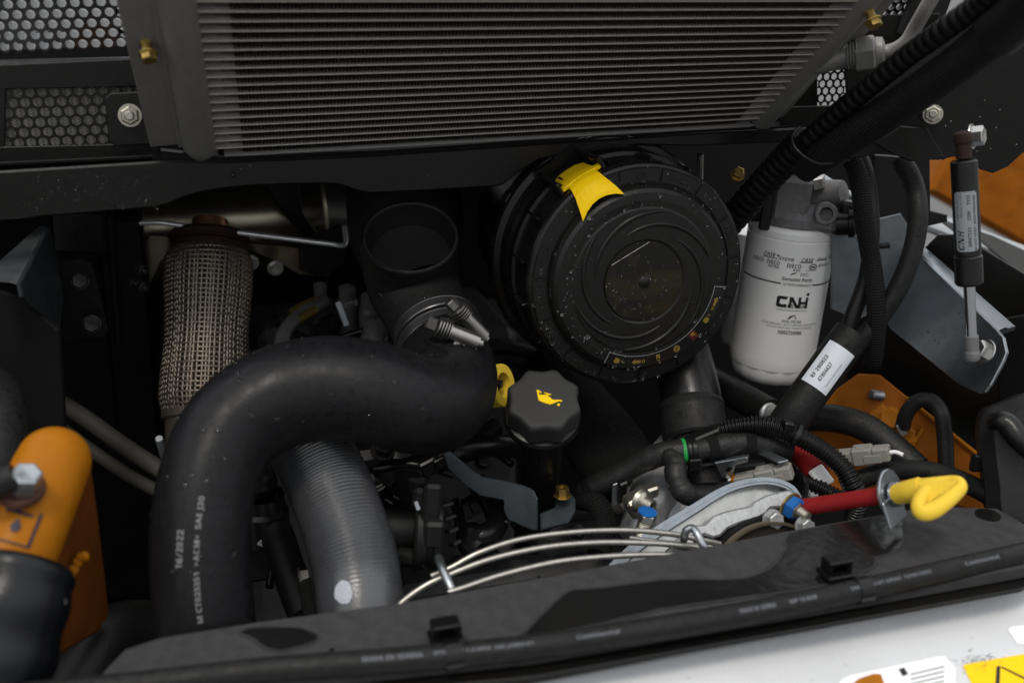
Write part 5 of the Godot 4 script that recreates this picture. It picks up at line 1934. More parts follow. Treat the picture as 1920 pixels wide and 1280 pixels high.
func compressor() -> void:
	var t = thing("compressor", "bright aluminium compressor with zinc arch bracket behind the front sill", "compressor", px(1400, 1080, 1.05))
	var A = (-MI * 0.93 + UP * 0.36).normalized()
	# round cast body behind the arch
	var b = Mb.new()
	var c = px(1338, 1012, 1.12)
	var ba = (-MI * 0.95 + UP * 0.12 + MX * 0.2).normalized()
	b.lathe(c, ba, [[0.06, -0.09], [0.075, -0.08], [0.082, -0.05], [0.084, -0.01], [0.08, 0.012], [0.07, 0.022], [0.03, 0.028], [0.0, 0.028]], 72)
	b.lathe(px(1330, 930, 1.14), UP, [[0.05, -0.05], [0.05, 0.0], [0.046, 0.006], [0.03, 0.009], [0.0, 0.009]], 48)
	part("body", b, M.cast, t)
	var s = Mb.new()
	s.tube(smooth(way([[1195, 1010, 1.07], [1222, 940, 1.09], [1250, 885, 1.13], [1280, 850, 1.17]]), 6), smooth([0.02, 0.025, 0.029, 0.031], 6), 28)
	part("side_boss", s, M.cast, t)
	# arch: rim strip (top) and web (front)
	var o = px(1380, 960, 1.0)
	var bx = (MX * 0.97 - MI * 0.1).normalized()
	var by = (UP * 0.72 + MI * 0.66)
	by = (by - bx * by.dot(bx)).normalized()
	var web = Mb.new()
	plate(web, [[1150, 1060], [1190, 1028], [1245, 990], [1280, 966], [1319, 946], [1352, 930], [1388, 918], [1424, 910], [1456, 910], [1482, 917], [1499, 930], [1500, 952], [1455, 953], [1420, 952], [1380, 966], [1330, 988], [1285, 1005], [1230, 1050], [1170, 1090]], o + bx.cross(by) * -0.006, bx, by, 0.006, 0.001)
	part("arch_web", web, M.cast_zinc, t)
	var rim = Mb.new()
	var nn = bx.cross(by)
	var pts = smooth([Vector2(1140, 1060), Vector2(1180, 1022), Vector2(1240, 981), Vector2(1300, 945), Vector2(1340, 921), Vector2(1378, 905), Vector2(1424, 897), Vector2(1460, 901), Vector2(1486, 914), Vector2(1500, 934)], 4)
	var p3 = []
	var sd = []
	var nr = []
	for i in pts.size():
		p3.append(meet(pts[i].x, pts[i].y, o, nn) - nn * 0.006)
		sd.append(nn * 0.011)
	for i in pts.size():
		var tg: Vector3 = (p3[mini(i + 1, pts.size() - 1)] - p3[maxi(i - 1, 0)]).normalized()
		nr.append(nn.cross(tg).normalized())
	rim.ribbon(p3, sd, nr, 0.004)
	part("arch_rim", rim, M.arch_zinc, t)
	var lip = Mb.new()
	var band = []
	for q in pts:
		band.append([q.x, q.y])
	for i in range(pts.size() - 1, -1, -1):
		var wd = lerpf(24.0, 7.0, float(i) / (pts.size() - 1))
		var tg2 = (pts[mini(i + 1, pts.size() - 1)] - pts[maxi(i - 1, 0)]).normalized()
		band.append([pts[i].x - tg2.y * wd, pts[i].y + tg2.x * wd])
	plate(lip, band, o + nn * 0.004, bx, by, 0.012, 0.001)
	part("arch_lip", lip, M.arch_zinc, t)
	# cast clamp piece with stepped edge, sitting on the web
	var cl = Mb.new()
	plate(cl, [[1265, 1020], [1290, 990], [1304, 984], [1322, 982], [1338, 966], [1356, 959], [1380, 953], [1408, 948], [1414, 940], [1436, 928], [1462, 921], [1480, 918], [1493, 926], [1502, 944], [1500, 960], [1478, 958], [1462, 951], [1446, 952], [1436, 963], [1420, 972], [1392, 979], [1366, 990], [1352, 1004], [1338, 1008], [1322, 1002], [1308, 1006], [1296, 1030]], o + nn * 0.012, bx, by, 0.014, 0.0018)
	part("clamp_plate", cl, M.cast, t)
	var ru = Mb.new()
	plate(ru, [[1300, 1012], [1324, 1005], [1340, 1011], [1354, 1007], [1368, 993], [1394, 982], [1422, 975], [1438, 966], [1448, 955], [1462, 954], [1478, 961], [1502, 963], [1512, 985], [1500, 1000], [1440, 985], [1400, 996], [1360, 1020], [1310, 1040]], o + nn * 0.002, bx, by, 0.01, 0.0008)
	part("inner_ring", ru, M.rust_black, t)
	var pu = Mb.new()
	pu.lathe(px(1450, 1110, 0.965), A, [[0.0605, -0.004], [0.061, 0.002], [0.0635, 0.003], [0.0635, -0.006]], 72)
	part("pulley_rim", pu, M.tan_steel, t)
	var pd = Mb.new()
	pd.lathe(px(1450, 1110, 0.965), A, [[0.0, -0.004], [0.061, -0.004]], 72)
	part("pulley_disc", pd, M.rust_black, t)
	var g = Mb.new()
	g.lathe(px(1450, 1108, 0.985), A, [[0.0, 0.004], [0.07, 0.004], [0.07, -0.02]], 48)
	part("clutch_face", g, M.inside, t)
	# bolts
	for e in [[1448, 974, 0.0078, 0.98], [1507, 986, 0.007, 0.97]]:
		var n = Mb.new()
		n.hexhead(px(e[0], e[1], e[3]), A, e[2], 0.009, e[2] * 1.3)
		part("hex_bolt", n, M.cast, t)
	var w = Mb.new()
	var na = (-look * 0.72 - lift * 0.42 + Vector3.RIGHT * 0.55).normalized()
	var no = px(1481, 946, 0.985)
	w.lathe(no, na, [[0.0, -0.001], [0.0128, 0.0], [0.0128, 0.0018], [0.009, 0.002]], 32)
	part("washer", w, M.brass, t)
	var nb = Mb.new()
	nb.hexhead(no + na * 0.0018, na, 0.0112, 0.009)
	part("blue_nut", nb, M.blue, t)
	var ns = Mb.new()
	ns.hexhead(no + na * 0.009, na, 0.0088, 0.0025, 0.0, 0.0056, 0.011)
	part("stud", ns, M.bolt, t)
	# blue bolt standing on the left
	var bb = Mb.new()
	var bo = px(1211, 972, 0.985)
	var ax = (UP * 0.96 + MX * 0.14 - MI * 0.12).normalized()
	bb.hexhead(bo, ax, 0.0096, 0.007)
	part("bolt_head", bb, M.steel, t)
	var bt = Mb.new()
	bt.lathe(bo + ax * 0.0066, ax, [[0.0085, 0.0], [0.0088, 0.0012], [0.0, 0.0018]], 24)
	part("paint_mark", bt, M.blue, t)
	var bs = Mb.new()
	bs.thread(bo, -ax, 0.0066, 0.03, 14)
	bs.hexhead(bo - ax * 0.026, -ax, 0.0098, 0.008, 0.0115)
	part("bolt_shank", bs, M.bolt, t)
	# bronze coloured clamp fitting
	var f = Mb.new()
	f.box(px(1198, 942, 1.03), (MX + UP * 0.45).normalized(), (UP - MX * 0.45).normalized(), -MI, Vector3(0.026, 0.022, 0.02), 0.003)
	f.lathe(px(1200, 938, 1.015), (Vector3.RIGHT * 0.62 - look * 0.62 - lift * 0.25).normalized(), [[0.012, 0.0], [0.0105, 0.004], [0.0075, 0.007], [0.0062, 0.014], [0.0058, 0.016], [0.0038, 0.016], [0.0036, 0.01]], 28)
	f.box(px(1214, 922, 1.04), (MX + UP * 0.2).normalized(), UP, -MI, Vector3(0.02, 0.012, 0.014), 0.002)
	part("clamp_fitting", f, M.bolt, t)
	# zinc tab with a hole
	var tb = thing("zinc_tab", "small zinc plate with a round hole beside the grey connector", "bracket", px(1370, 890, 1.04))
	var tp = Mb.new()
	plate(tp, [[1342, 868], [1400, 858], [1404, 866], [1380, 872], [1378, 880], [1374, 893], [1366, 898], [1354, 896]], px(1370, 880, 1.04), MX, (UP - MI * 0.4).normalized(), 0.002, 0.0004)
	bar(tp, px(1300, 872, 1.06), px(1404, 857, 1.03), 0.008, 0.004, UP, 0.001)
	bar(tp, px(1428, 846, 1.05), px(1470, 866, 1.02), 0.012, 0.002, UP, 0.0006)
	part("plate", tp, M.zinc, tb)
	var hl = Mb.new()
	hl.prism(circle2(0.0034, 16), px(1367, 880, 1.0385), MX, (UP - MI * 0.4).normalized(), 0.0005)
	part("hole", hl, M.inside, tb)
	var gr = Mb.new()
	gr.box(px(1400, 880, 1.1), MX, UP, MI, Vector3(0.04, 0.016, 0.012), 0.002)
	part("clip_rail", gr, M.plastic, tb)
	connector("grey_connector", "smaller grey plug connector with orange seal on the bright compressor", px(1380, 903, 1.05), px(1488, 882, 1.025), 0.0175, true)
	var wr = Mb.new()
	wr.tube(smooth(way([[1484, 884, 1.06], [1504, 892, 1.04], [1512, 912, 1.03], [1508, 935, 1.01], [1498, 955, 1.0]]), 6), 0.0026, 10)
	solo("thin_wire", wr, M.plastic, "thin black wire looping from the smaller grey connector to the red tube", "wire")
	var bc = Mb.new()
	bc.lathe(px(1485, 905, 1.09), -look, [[0.018, -0.02], [0.018, 0.0], [0.015, 0.003], [0.0, 0.003]], 28)
	solo("round_cover", bc, M.plastic, "small round black cover behind the smaller grey connector", "cover")

func harness() -> void:
	var t = thing("wrapped_harness", "black cloth-taped wiring harness arching over the bright compressor", "wiring harness", px(1280, 900, 1.06))
	var m = Mb.new()
	var path = smooth(way([[1095, 925, 1.08], [1120, 910, 1.07], [1165, 888, 1.06], [1210, 862, 1.05], [1255, 848, 1.04], [1300, 845, 1.04], [1350, 836, 1.045], [1410, 830, 1.05], [1480, 842, 1.06]]), 8)
	var rr = []
	for i in path.size():
		rr.append(0.0118 + 0.0004 * sin(i * 0.55) + 0.0002 * sin(i * 1.3))
	m.tube(path, rr, 20)
	part("trunk", m, M.tape, t)
	var b = Mb.new()
	var p2 = smooth(way([[1252, 850, 1.04], [1266, 868, 1.028], [1268, 895, 1.02], [1282, 922, 1.012], [1310, 932, 1.02], [1345, 926, 1.035], [1395, 910, 1.06]]), 8)
	var r2 = []
	for i in p2.size():
		r2.append(0.0106 + 0.0004 * sin(i * 0.6) + 0.0002 * sin(i * 1.7) - 0.002 * maxf(0.0, (i - 34) / 14.0))
	b.tube(p2, r2, 18)
	part("branch", b, M.tape, t)
	var g = Mb.new()
	var gd = (px(1300, 845, 1.04) - px(1270, 848, 1.04)).normalized()
	g.lathe(px(1281, 847, 1.04), gd, [[0.012, -0.0015], [0.0132, -0.001], [0.0132, 0.0022], [0.012, 0.003]], 28)
	part("green_band", g, M.green, t)
	var c = Mb.new()
	c.lathe(px(1287, 846, 1.04), gd, [[0.012, 0.0], [0.0138, 0.0008], [0.0138, 0.004], [0.0132, 0.0048], [0.0138, 0.0056], [0.0138, 0.009], [0.012, 0.01]], 28)
	c.box(px(1302, 872, 1.03), gd, UP, -look, Vector3(0.014, 0.014, 0.012), 0.002)
	part("cable_clamp", c, M.plastic, t)
	for e in [[5, 0.014], [44, 0.016], [54, 0.016]]:
		var k = Mb.new()
		var i: int = e[0]
		var tg: Vector3 = (path[i + 1] - path[i]).normalized()
		k.lathe(path[i], tg, [[0.0116, -0.0005], [0.0129, 0.0], [0.0129, e[1] * 0.6], [0.0116, e[1] * 0.6 + 0.0005]], 24)
		part("mesh_sleeve", k, M.fabric, t)
	var cl = Mb.new()
	cl.box(px(1166, 920, 1.05), (MX + UP * 0.3).normalized(), UP, -MI, Vector3(0.01, 0.022, 0.01), 0.0015)
	part("clip", cl, M.plastic, t)
	var zc = Mb.new()
	zc.box(px(1153, 926, 1.052), (MX + UP * 0.3).normalized(), UP, -MI, Vector3(0.006, 0.024, 0.003), 0.0006)
	part("zinc_clip", zc, M.zinc_dull, t)
	# corrugated loom
	var l = thing("corrugated_loom", "glossy black corrugated cable loom curving over the red tube", "cable loom", px(1590, 950, 1.02))
	var path3 = even(smooth(way([[1322, 818, 1.05], [1350, 806, 1.05], [1400, 797, 1.045], [1450, 800, 1.04], [1500, 820, 1.035], [1545, 846, 1.03], [1580, 876, 1.025], [1600, 910, 1.02], [1608, 945, 1.03], [1600, 975, 1.04]]), 10), 0.0006)
	var r3 = []
	for i in path3.size():
		var ph = (i % 6) / 6.0
		var big = smoothstep(0.0, 40.0, i - 60.0) * 0.0022
		r3.append(0.0062 + big + (0.0015 if ph < 0.5 else 0.0))
	var lm = Mb.new()
	lm.tube(path3, r3, 18)
	part("loom", lm, M.plastic, l)
	var tie = Mb.new()
	var q = path3.size() / 2 - 20
	tie.lathe(path3[q], (path3[q + 3] - path3[q]).normalized(), [[0.0095, -0.002], [0.0118, -0.0015], [0.0118, 0.002], [0.0095, 0.0025]], 24)
	part("cable_tie", tie, M.plastic, l)
	tie = Mb.new()
	tie.box(px(1316, 822, 1.045), (MX + UP * 0.3).normalized(), UP, -MI, Vector3(0.034, 0.014, 0.014), 0.002)
	tie.box(px(1276, 838, 1.055), (MX + UP * 0.4).normalized(), UP, -MI, Vector3(0.05, 0.008, 0.012), 0.002)
	part("loom_end", tie, M.plastic, l)
	tie = Mb.new()
	tie.box(px(1478, 798, 1.03), (MX - UP * 0.3).normalized(), UP, -MI, Vector3(0.012, 0.01, 0.012), 0.002)
	part("cable_tie", tie, M.plastic, l)
	var l2 = Mb.new()
	var path4 = even(smooth(way([[1505, 898, 1.06], [1540, 915, 1.05], [1580, 935, 1.045], [1620, 945, 1.05]]), 10), 0.0007)
	var r4 = []
	for i in path4.size():
		r4.append(0.0068 + (0.0013 if i % 6 < 3 else 0.0))
	l2.tube(path4, r4, 16)
	solo("corrugated_loom", l2, M.plastic, "short piece of corrugated loom lying behind the red tube", "cable loom")
	var hh = Mb.new()
	for e in [[1532, 932, 1.09, 0.016]]:
		hh.box(px(e[0], e[1], e[2]), MX, UP, MI, Vector3(0.03, 0.02, e[3]), 0.003)
	solo("terminal_block", hh, M.filter_white, "pale terminal lug behind the red tube", "terminal")
	# red tube, washer, yellow loop
	var r = thing("red_dipstick_tube", "red tube with zinc washer and yellow pull loop over the sill", "tube", px(1660, 960, 0.93))
	var a = px(1478, 955, 1.0)
	var e = px(1668, 927, 0.92)
	var ax = (e - a).normalized()
	var rt = Mb.new()
	rt.tube([a, e], 0.0077, 24)
	part("tube", rt, M.red, r)
	var rw = Mb.new()
	var wa = (ax + Vector3.RIGHT * 0.25 - look * 0.15).normalized()
	rw.lathe(px(1671, 927, 0.918), wa, [[0.0, -0.0015], [0.0215, -0.0015], [0.022, -0.0005], [0.022, 0.0008], [0.021, 0.0015], [0.0, 0.0015]], 48)
	rw.box(px(1677, 955, 0.912), wa, (UP - wa * UP.dot(wa)).normalized(), wa.cross((UP - wa * UP.dot(wa)).normalized()), Vector3(0.003, 0.024, 0.034), 0.001)
	rw.lathe(px(1676, 927, 0.914), wa, [[0.0, 0.0], [0.0105, 0.0], [0.0105, 0.006], [0.0095, 0.007], [0.0, 0.007]], 28)
	part("washer", rw, M.zinc, r)
	var ys = Mb.new()
	ys.tube(smooth(way([[1684, 926, 0.905], [1706, 921, 0.893], [1728, 916, 0.885]]), 4), smooth([0.0088, 0.0095, 0.0098], 4), 24)
	var stem = part("loop_stem", ys, M.yellow_soft, r)
	var yl = Mb.new()
	var lp = smooth(way([[1722, 918, 0.888], [1752, 908, 0.878], [1782, 902, 0.872], [1798, 903, 0.866], [1801, 914, 0.862], [1788, 928, 0.858], [1768, 945, 0.852], [1748, 957, 0.85], [1730, 960, 0.85], [1722, 950, 0.854], [1726, 936, 0.862], [1736, 921, 0.872]]), 6)
	var lr = smooth([0.0095, 0.0062, 0.0048, 0.0046, 0.0056, 0.0062, 0.0066, 0.007, 0.0068, 0.0056, 0.006, 0.006], 6)
	yl.tube(lp, lr, 20, true, 1.0)
	part("pull_loop", yl, M.yellow_soft, r)
	var wb = Mb.new()
	var rows = []
	for i in 7:
		var s = i / 6.0
		rows.append([px(1724, 906, 0.878).lerp(px(1798, 899, 0.862), s), px(1728, 950, 0.858).lerp(px(1784, 914, 0.857), s)])
	for i in 6:
		var up = (rows[i][1] - rows[i][0]).cross(rows[i + 1][0] - rows[i][0]).normalized()
		if up.dot(look) > 0:
			up = -up
		wb.quad(rows[i][0], rows[i][1], rows[i + 1][1], rows[i + 1][0], up)
		wb.quad(rows[i][0] - up * 0.004, rows[i][1] - up * 0.004, rows[i + 1][1] - up * 0.004, rows[i + 1][0] - up * 0.004, -up)
	part("loop_web", wb, M.yellow_soft, r)

func oil_filler() -> void:
	var t = thing("oil_filler_cap", "black lobed oil filler cap with yellow oil can sign", "oil cap", px(1015, 850, 1.06))  # the cap on the oil filler neck
	var top = px(1020, 746, 0.985)
	var ax = (lift * 0.6 - look * 0.795 + Vector3.RIGHT * 0.03).normalized()
	var c = Mb.new()
	c.lathe(top, ax, [[0.034, -0.028], [0.0362, -0.024], [0.0362, -0.006]], 144, false, 8, 0.13)
	c.lathe(top, ax, [[0.0362, -0.006], [0.0358, -0.003], [0.0345, -0.0008], [0.0325, 0.0], [0.028, 0.0003], [0.0, 0.0]], 144, true, 8, 0.12)
	part("cap", c, M.cap, t)
	var f = Mb.new()
	f.lathe(top - ax * 0.03, ax, [[0.03, 0.004], [0.0352, 0.003], [0.0368, 0.0], [0.0368, -0.004], [0.034, -0.007], [0.026, -0.008]], 72)
	part("collar", f, M.plastic, t)
	# sign
	var x = (Vector3.RIGHT - ax * Vector3.RIGHT.dot(ax)).normalized().rotated(ax, -0.12)
	var y = ax.cross(x)
	var s = Mb.new()
	var o = px(1022, 742, 1.0) 
	o = top + x * 0.004 + ax * 0.0012
	var sc = 0.0046
	for pl in [[Vector2(-2.9, 0.6), Vector2(-2.4, -1.1), Vector2(-0.6, -1.7), Vector2(0.7, -1.9), Vector2(2.9, -0.55), Vector2(3.5, -0.75), Vector2(3.6, -0.3), Vector2(3.2, -0.1), Vector2(1.2, -0.4), Vector2(0.2, 0.45), Vector2(-0.9, 0.9)],
			[Vector2(-0.7, 0.8), Vector2(-0.2, 0.6), Vector2(0.0, 1.15), Vector2(-0.5, 1.35)], [Vector2(-1.3, 1.35), Vector2(0.6, 0.95), Vector2(0.65, 1.25), Vector2(-1.2, 1.65)],
			[Vector2(-2.9, 0.6), Vector2(-2.4, 0.75), Vector2(-2.75, 2.0), Vector2(-3.3, 2.1)], [Vector2(-3.3, 2.1), Vector2(-2.75, 1.65), Vector2(-2.0, 1.3), Vector2(-1.9, 1.65), Vector2(-2.7, 2.1)],
			[Vector2(2.9, -1.2), Vector2(3.15, -1.5), Vector2(3.1, -1.95), Vector2(2.7, -2.1), Vector2(2.4, -1.85), Vector2(2.5, -1.5)]]:
		s.prism(pl.map(func(e): return Vector2(e.x, e.y) * sc * 0.78), o, x, y, 0.0014, 0.0002)
	part("oil_can_sign", s, M.yellow, t)
	var n = Mb.new()
	n.tube(smooth([top - ax * 0.034, top - ax * 0.06, px(1008, 930, 1.1), px(1004, 990, 1.12), px(1002, 1040, 1.13)], 6), 0.0225, 28)
	n.tube([px(1002, 950, 1.105), px(1002, 975, 1.115)], 0.026, 28)
	solo("oil_filler_neck", n, M.plastic, "black filler neck rising to the oil cap through a zinc foot plate", "pipe")
	# yellow dipstick ring half hidden by the hose
	var d = thing("dipstick_ring", "yellow dipstick ring half hidden behind the big black hose", "dipstick", px(935, 765, 1.04))
	var ra = (Vector3.RIGHT * 0.86 - look * 0.5 + lift * 0.1).normalized()
	var r = Mb.new()
	r.lathe(px(922, 724, 1.04), ra, [[0.0125, 0.0], [0.0205, 0.0], [0.021, 0.001], [0.021, 0.013], [0.0205, 0.014], [0.0125, 0.014], [0.0125, 0.0]], 48)
	part("ring", r, M.yellow_soft, d)
	var rs = Mb.new()
	rs.box(px(930, 722, 1.035), ra, UP, ra.cross(UP).normalized(), Vector3(0.012, 0.008, 0.008), 0.001)
	rs.lathe(px(922, 724, 1.045), ra, [[0.0, -0.004], [0.0115, -0.004], [0.0115, 0.004], [0.0, 0.004]], 24)
	part("ring_stem", rs, M.plastic, d)
	# zinc bracket
	var z = thing("lifting_bracket", "dark zinc bracket plate with L foot below the oil filler cap", "bracket", px(1000, 990, 1.03))
	var zo = px(960, 930, 1.03)
	var bx = (MX * 0.92 - MI * 0.4).normalized()
	var by = (UP * 0.95 + MI * 0.3).normalized()
	var p = Mb.new()
	plate(p, [[830, 850], [842, 846], [890, 885], [904, 893], [935, 898], [985, 912], [1000, 920], [1008, 936], [1008, 994], [1000, 996], [952, 974], [944, 958], [944, 938], [900, 930], [870, 908], [840, 880]], zo, bx, by, 0.005, 0.001)
	part("plate", p, M.zinc_dark, z)
	var ft = Mb.new()
	var fp = []
	for e in [[1012, 962], [1040, 950], [1044, 930], [1066, 918], [1080, 935], [1080, 958], [1068, 978], [1040, 985], [1014, 992]]:
		fp.append(e)
	plate(ft, fp, px(1050, 950, 1.05), (MX).normalized(), (UP * 0.45 + MI * 0.9).normalized(), 0.005, 0.001)
	part("foot", ft, M.zinc_dark, z)
	var bo = Mb.new()
	bo.hexhead(px(1054, 930, 1.05), (UP + MX * 0.05).normalized(), 0.0068, 0.007, 0.0088)
	bo.lathe(px(1054, 918, 1.046), UP, [[0.0062, 0.0], [0.0062, 0.003], [0.003, 0.003], [0.003, 0.001], [0.0, 0.001]], 18)
	part("bolt", bo, M.brass, z)
	var spots = []
	for i in 40:
		var nn = bx.cross(by).normalized()
		spots.append([meet(rng.randf_range(948, 1004), rng.randf_range(915, 985), zo, nn), nn])
	part("water_drops", drops(spots, 0.0005, 0.0014), M.water, z, "stuff")

func hoses() -> void:
	var t = thing("charge_air_hose", "big smooth black hose bent over in an S to the intake duct", "hose", px(385, 1190, 0.84))
	var p = smooth(way([[392, 1300, 0.85], [388, 1200, 0.845], [376, 1090, 0.845], [376, 990, 0.85], [392, 890, 0.862], [432, 806, 0.878], [510, 750, 0.892], [605, 728, 0.902], [700, 736, 0.907], [775, 757, 0.918], [826, 752, 0.94], [846, 712, 0.975], [838, 668, 1.005], [830, 648, 1.02]]), 9)
	var rr = smooth([0.0385, 0.0385, 0.0388, 0.039, 0.0395, 0.041, 0.0435, 0.0445, 0.0438, 0.043, 0.0428, 0.0425, 0.0418, 0.0415], 9)
	var m = Mb.new()
	m.tube(p, rr, 56)
	var hose = part("hose", m, M.hose, t)
	# print along the left leg
	var lt = Mb.new()
	var leg = p.slice(9, 34)
	var len = 0.0
	for i in leg.size() - 1:
		len += leg[i].distance_to(leg[i + 1])
	var map = sweepmap(leg, 0.0392, -look + Vector3.RIGHT * 0.12)
	letters(lt, "M CT023351  >ACM<  SAE J20", map, Vector2(0.0045, 0.066), 0.086, 0.0053, PI / 2, 0.0, "Droid Sans", true)
	letters(lt, "T6/2022", map, Vector2(-0.009, 0.074), 0.025, 0.0052, PI / 2, 0.0, "Droid Sans", true)
	part("lettering", lt, M.ink_pale, hose)
	var spots = []
	for k in 190:
		var s = rng.randi_range(20, p.size() - 10)
		var tt: Vector3 = (p[s + 1] - p[s]).normalized()
		var v = -look + lift * 0.8
		var f = (v - tt * v.dot(tt)).normalized().rotated(tt, rng.randf_range(-1.3, 1.3))
		spots.append([p[s].lerp(p[s + 1], rng.randf()) + f * rr[s], f])
	part("water_drops", drops(spots, 0.0006, 0.0024), M.water, t, "stuff")
	# clamps on the joint
	for e in [["hose_clamp", "lower steel worm clamp with spring washers on the big hose's end", 806, 606, 0.945, 898, 642, 0.955, 829, 646, 1.022], ["hose_clamp", "upper steel worm clamp with spring washers on the intake duct's neck", 846, 568, 0.965, 908, 632, 0.985, 822, 624, 1.036]]:
		var k = thing(e[0], e[1], "hose clamp", px(e[2], e[3], e[4]), "worm clamps on the duct joint")
		var a = px(e[2], e[3], e[4])
		var b = px(e[5], e[6], e[7])
		var tt = (px(800, 575, 1.06) - px(832, 655, 1.02)).normalized()
		var o = px(e[8], e[9], e[10])
		var bn = Mb.new()
		bn.lathe(o, tt, [[0.0415, -0.0065], [0.0436, -0.0062], [0.044, -0.005], [0.0436, -0.0045], [0.0436, 0.0045], [0.044, 0.005], [0.0436, 0.0062], [0.0415, 0.0065]], 64)
		part("band", bn, M.band_dark, k)
		clamp_screw(k, a, b, (-look * 0.8 + lift * 0.4).normalized())
	# ribbed coolant hose
	var r = thing("ribbed_hose", "dark grey finely ribbed hose with a chalk dot near its foot", "hose", px(680, 1130, 0.86))
	var q = even(smooth(way([[520, 735, 0.985], [568, 810, 0.972], [608, 890, 0.95], [640, 970, 0.925], [664, 1050, 0.905], [676, 1130, 0.89], [680, 1200, 0.88]]), 10), 0.00085)
	var qr = []
	for i in q.size():
		var w = smoothstep(0.0, 60.0, i - 24.0) * smoothstep(0.0, 40.0, q.size() - 40.0 - i)
		qr.append(0.0362 + 0.0008 * w * (1.0 if i % 4 < 2 else -0.4))
	var h = Mb.new()
	h.tube(q, qr, 64)
	var hm = part("hose", h, M.rubber_grey, r)
	var ck = Mb.new()
	var cmap = sweepmap(q, 0.0372, -look)
	var total = 0.0
	var best = 0
	var target = px(690, 1103, 0.86)
	var acc = 0.0
	for i in q.size() - 1:
		if q[i].distance_to(target) < q[best].distance_to(target):
			best = i
			total = acc
		acc += q[i].distance_to(q[i + 1])
	for i in 28:
		for j in 5:
			var cell = PackedVector2Array()
			for e in [[i, j], [i + 1, j], [i + 1, j + 1], [i, j + 1]]:
				var a = TAU * e[0] / 28.0
				var w = 1.0 + 0.05 * sin(a * 3.0 + 1.0) + 0.03 * sin(a * 7.0)
				cell.append(Vector2(0.0065 + cos(a) * 0.0078 * w * e[1] / 5.0, total + sin(a) * 0.0088 * w * e[1] / 5.0))
			if j == 0:
				cell.remove_at(0)
			ck.spot(cmap, cell)
	part("chalk_dot", ck, M.chalk, hm)
	# hoses on the right
	var v = Mb.new()
	v.tube(smooth(way([[1598, 300, 1.1], [1612, 340, 1.1], [1622, 420, 1.1], [1636, 500, 1.1], [1644, 580, 1.1], [1640, 660, 1.12], [1636, 680, 1.13]]), 8), 0.0098, 18)
	solo("braided_cable", v, M.fabric, "black braided cable hanging straight down beside the white fuel filter", "cable")
	var v2 = Mb.new()
	v2.tube(smooth(way([[1690, 300, 1.12], [1712, 340, 1.11], [1722, 400, 1.1], [1712, 470, 1.1], [1682, 545, 1.1], [1634, 615, 1.11], [1590, 665, 1.12], [1540, 715, 1.13]]), 8), 0.0102, 18)
	solo("bowed_hose", v2, M.rubber, "black rubber hose bowing right between filter and gas strut", "hose")
	var v3 = Mb.new()
	v3.tube(smooth(way([[1600, 270, 1.12], [1625, 330, 1.115], [1635, 430, 1.115], [1625, 520, 1.12], [1600, 590, 1.125], [1585, 640, 1.13]]), 8), 0.0085, 16)
	solo("plain_hose", v3, M.rubber_dark, "plain black hose running down behind the braided cable", "hose")
	var s = thing("labelled_hose", "thick black sleeved hose with a white label below the fuel filter", "hose", px(1500, 800, 1.12))
	var sv = Mb.new()
	var path = smooth(way([[1600, 625, 1.1], [1570, 665, 1.1], [1530, 720, 1.1], [1490, 775, 1.1], [1462, 815, 1.11]]), 6)
	sv.tube(path, 0.0195, 28)
	var sl = part("sleeve", sv, M.rubber, s)
	var lb = Mb.new()
	var m2 = sweepmap(path, 0.0198, -look + Vector3.RIGHT * -0.15 + lift * 0.2)
	for i in 10:
		var x0 = -0.0165 + 0.033 * i / 10.0
		lb.spot(m2, PackedVector2Array([Vector2(x0, 0.021), Vector2(x0 + 0.0033, 0.021), Vector2(x0 + 0.0033, 0.071), Vector2(x0, 0.071)]))
	var lab = part("label", lb, M.label_white, sl)
	var tx = Mb.new()
	var m3 = sweepmap(path, 0.0200, -look + Vector3.RIGHT * -0.15 + lift * 0.2)
	letters(tx, "47804437", m3, Vector2(0.0, 0.052), 0.022, 0.0042, -PI / 2, 0.0, "Droid Sans", true)
	letters(tx, "RF 280823", m3, Vector2(0.008, 0.05), 0.027, 0.0042, -PI / 2, 0.0, "Droid Sans", true)
	letters(tx, "Flexitech hose assembly", m3, Vector2(-0.0095, 0.05), 0.028, 0.0018, -PI / 2)
	part("lettering", tx, M.ink, lab)

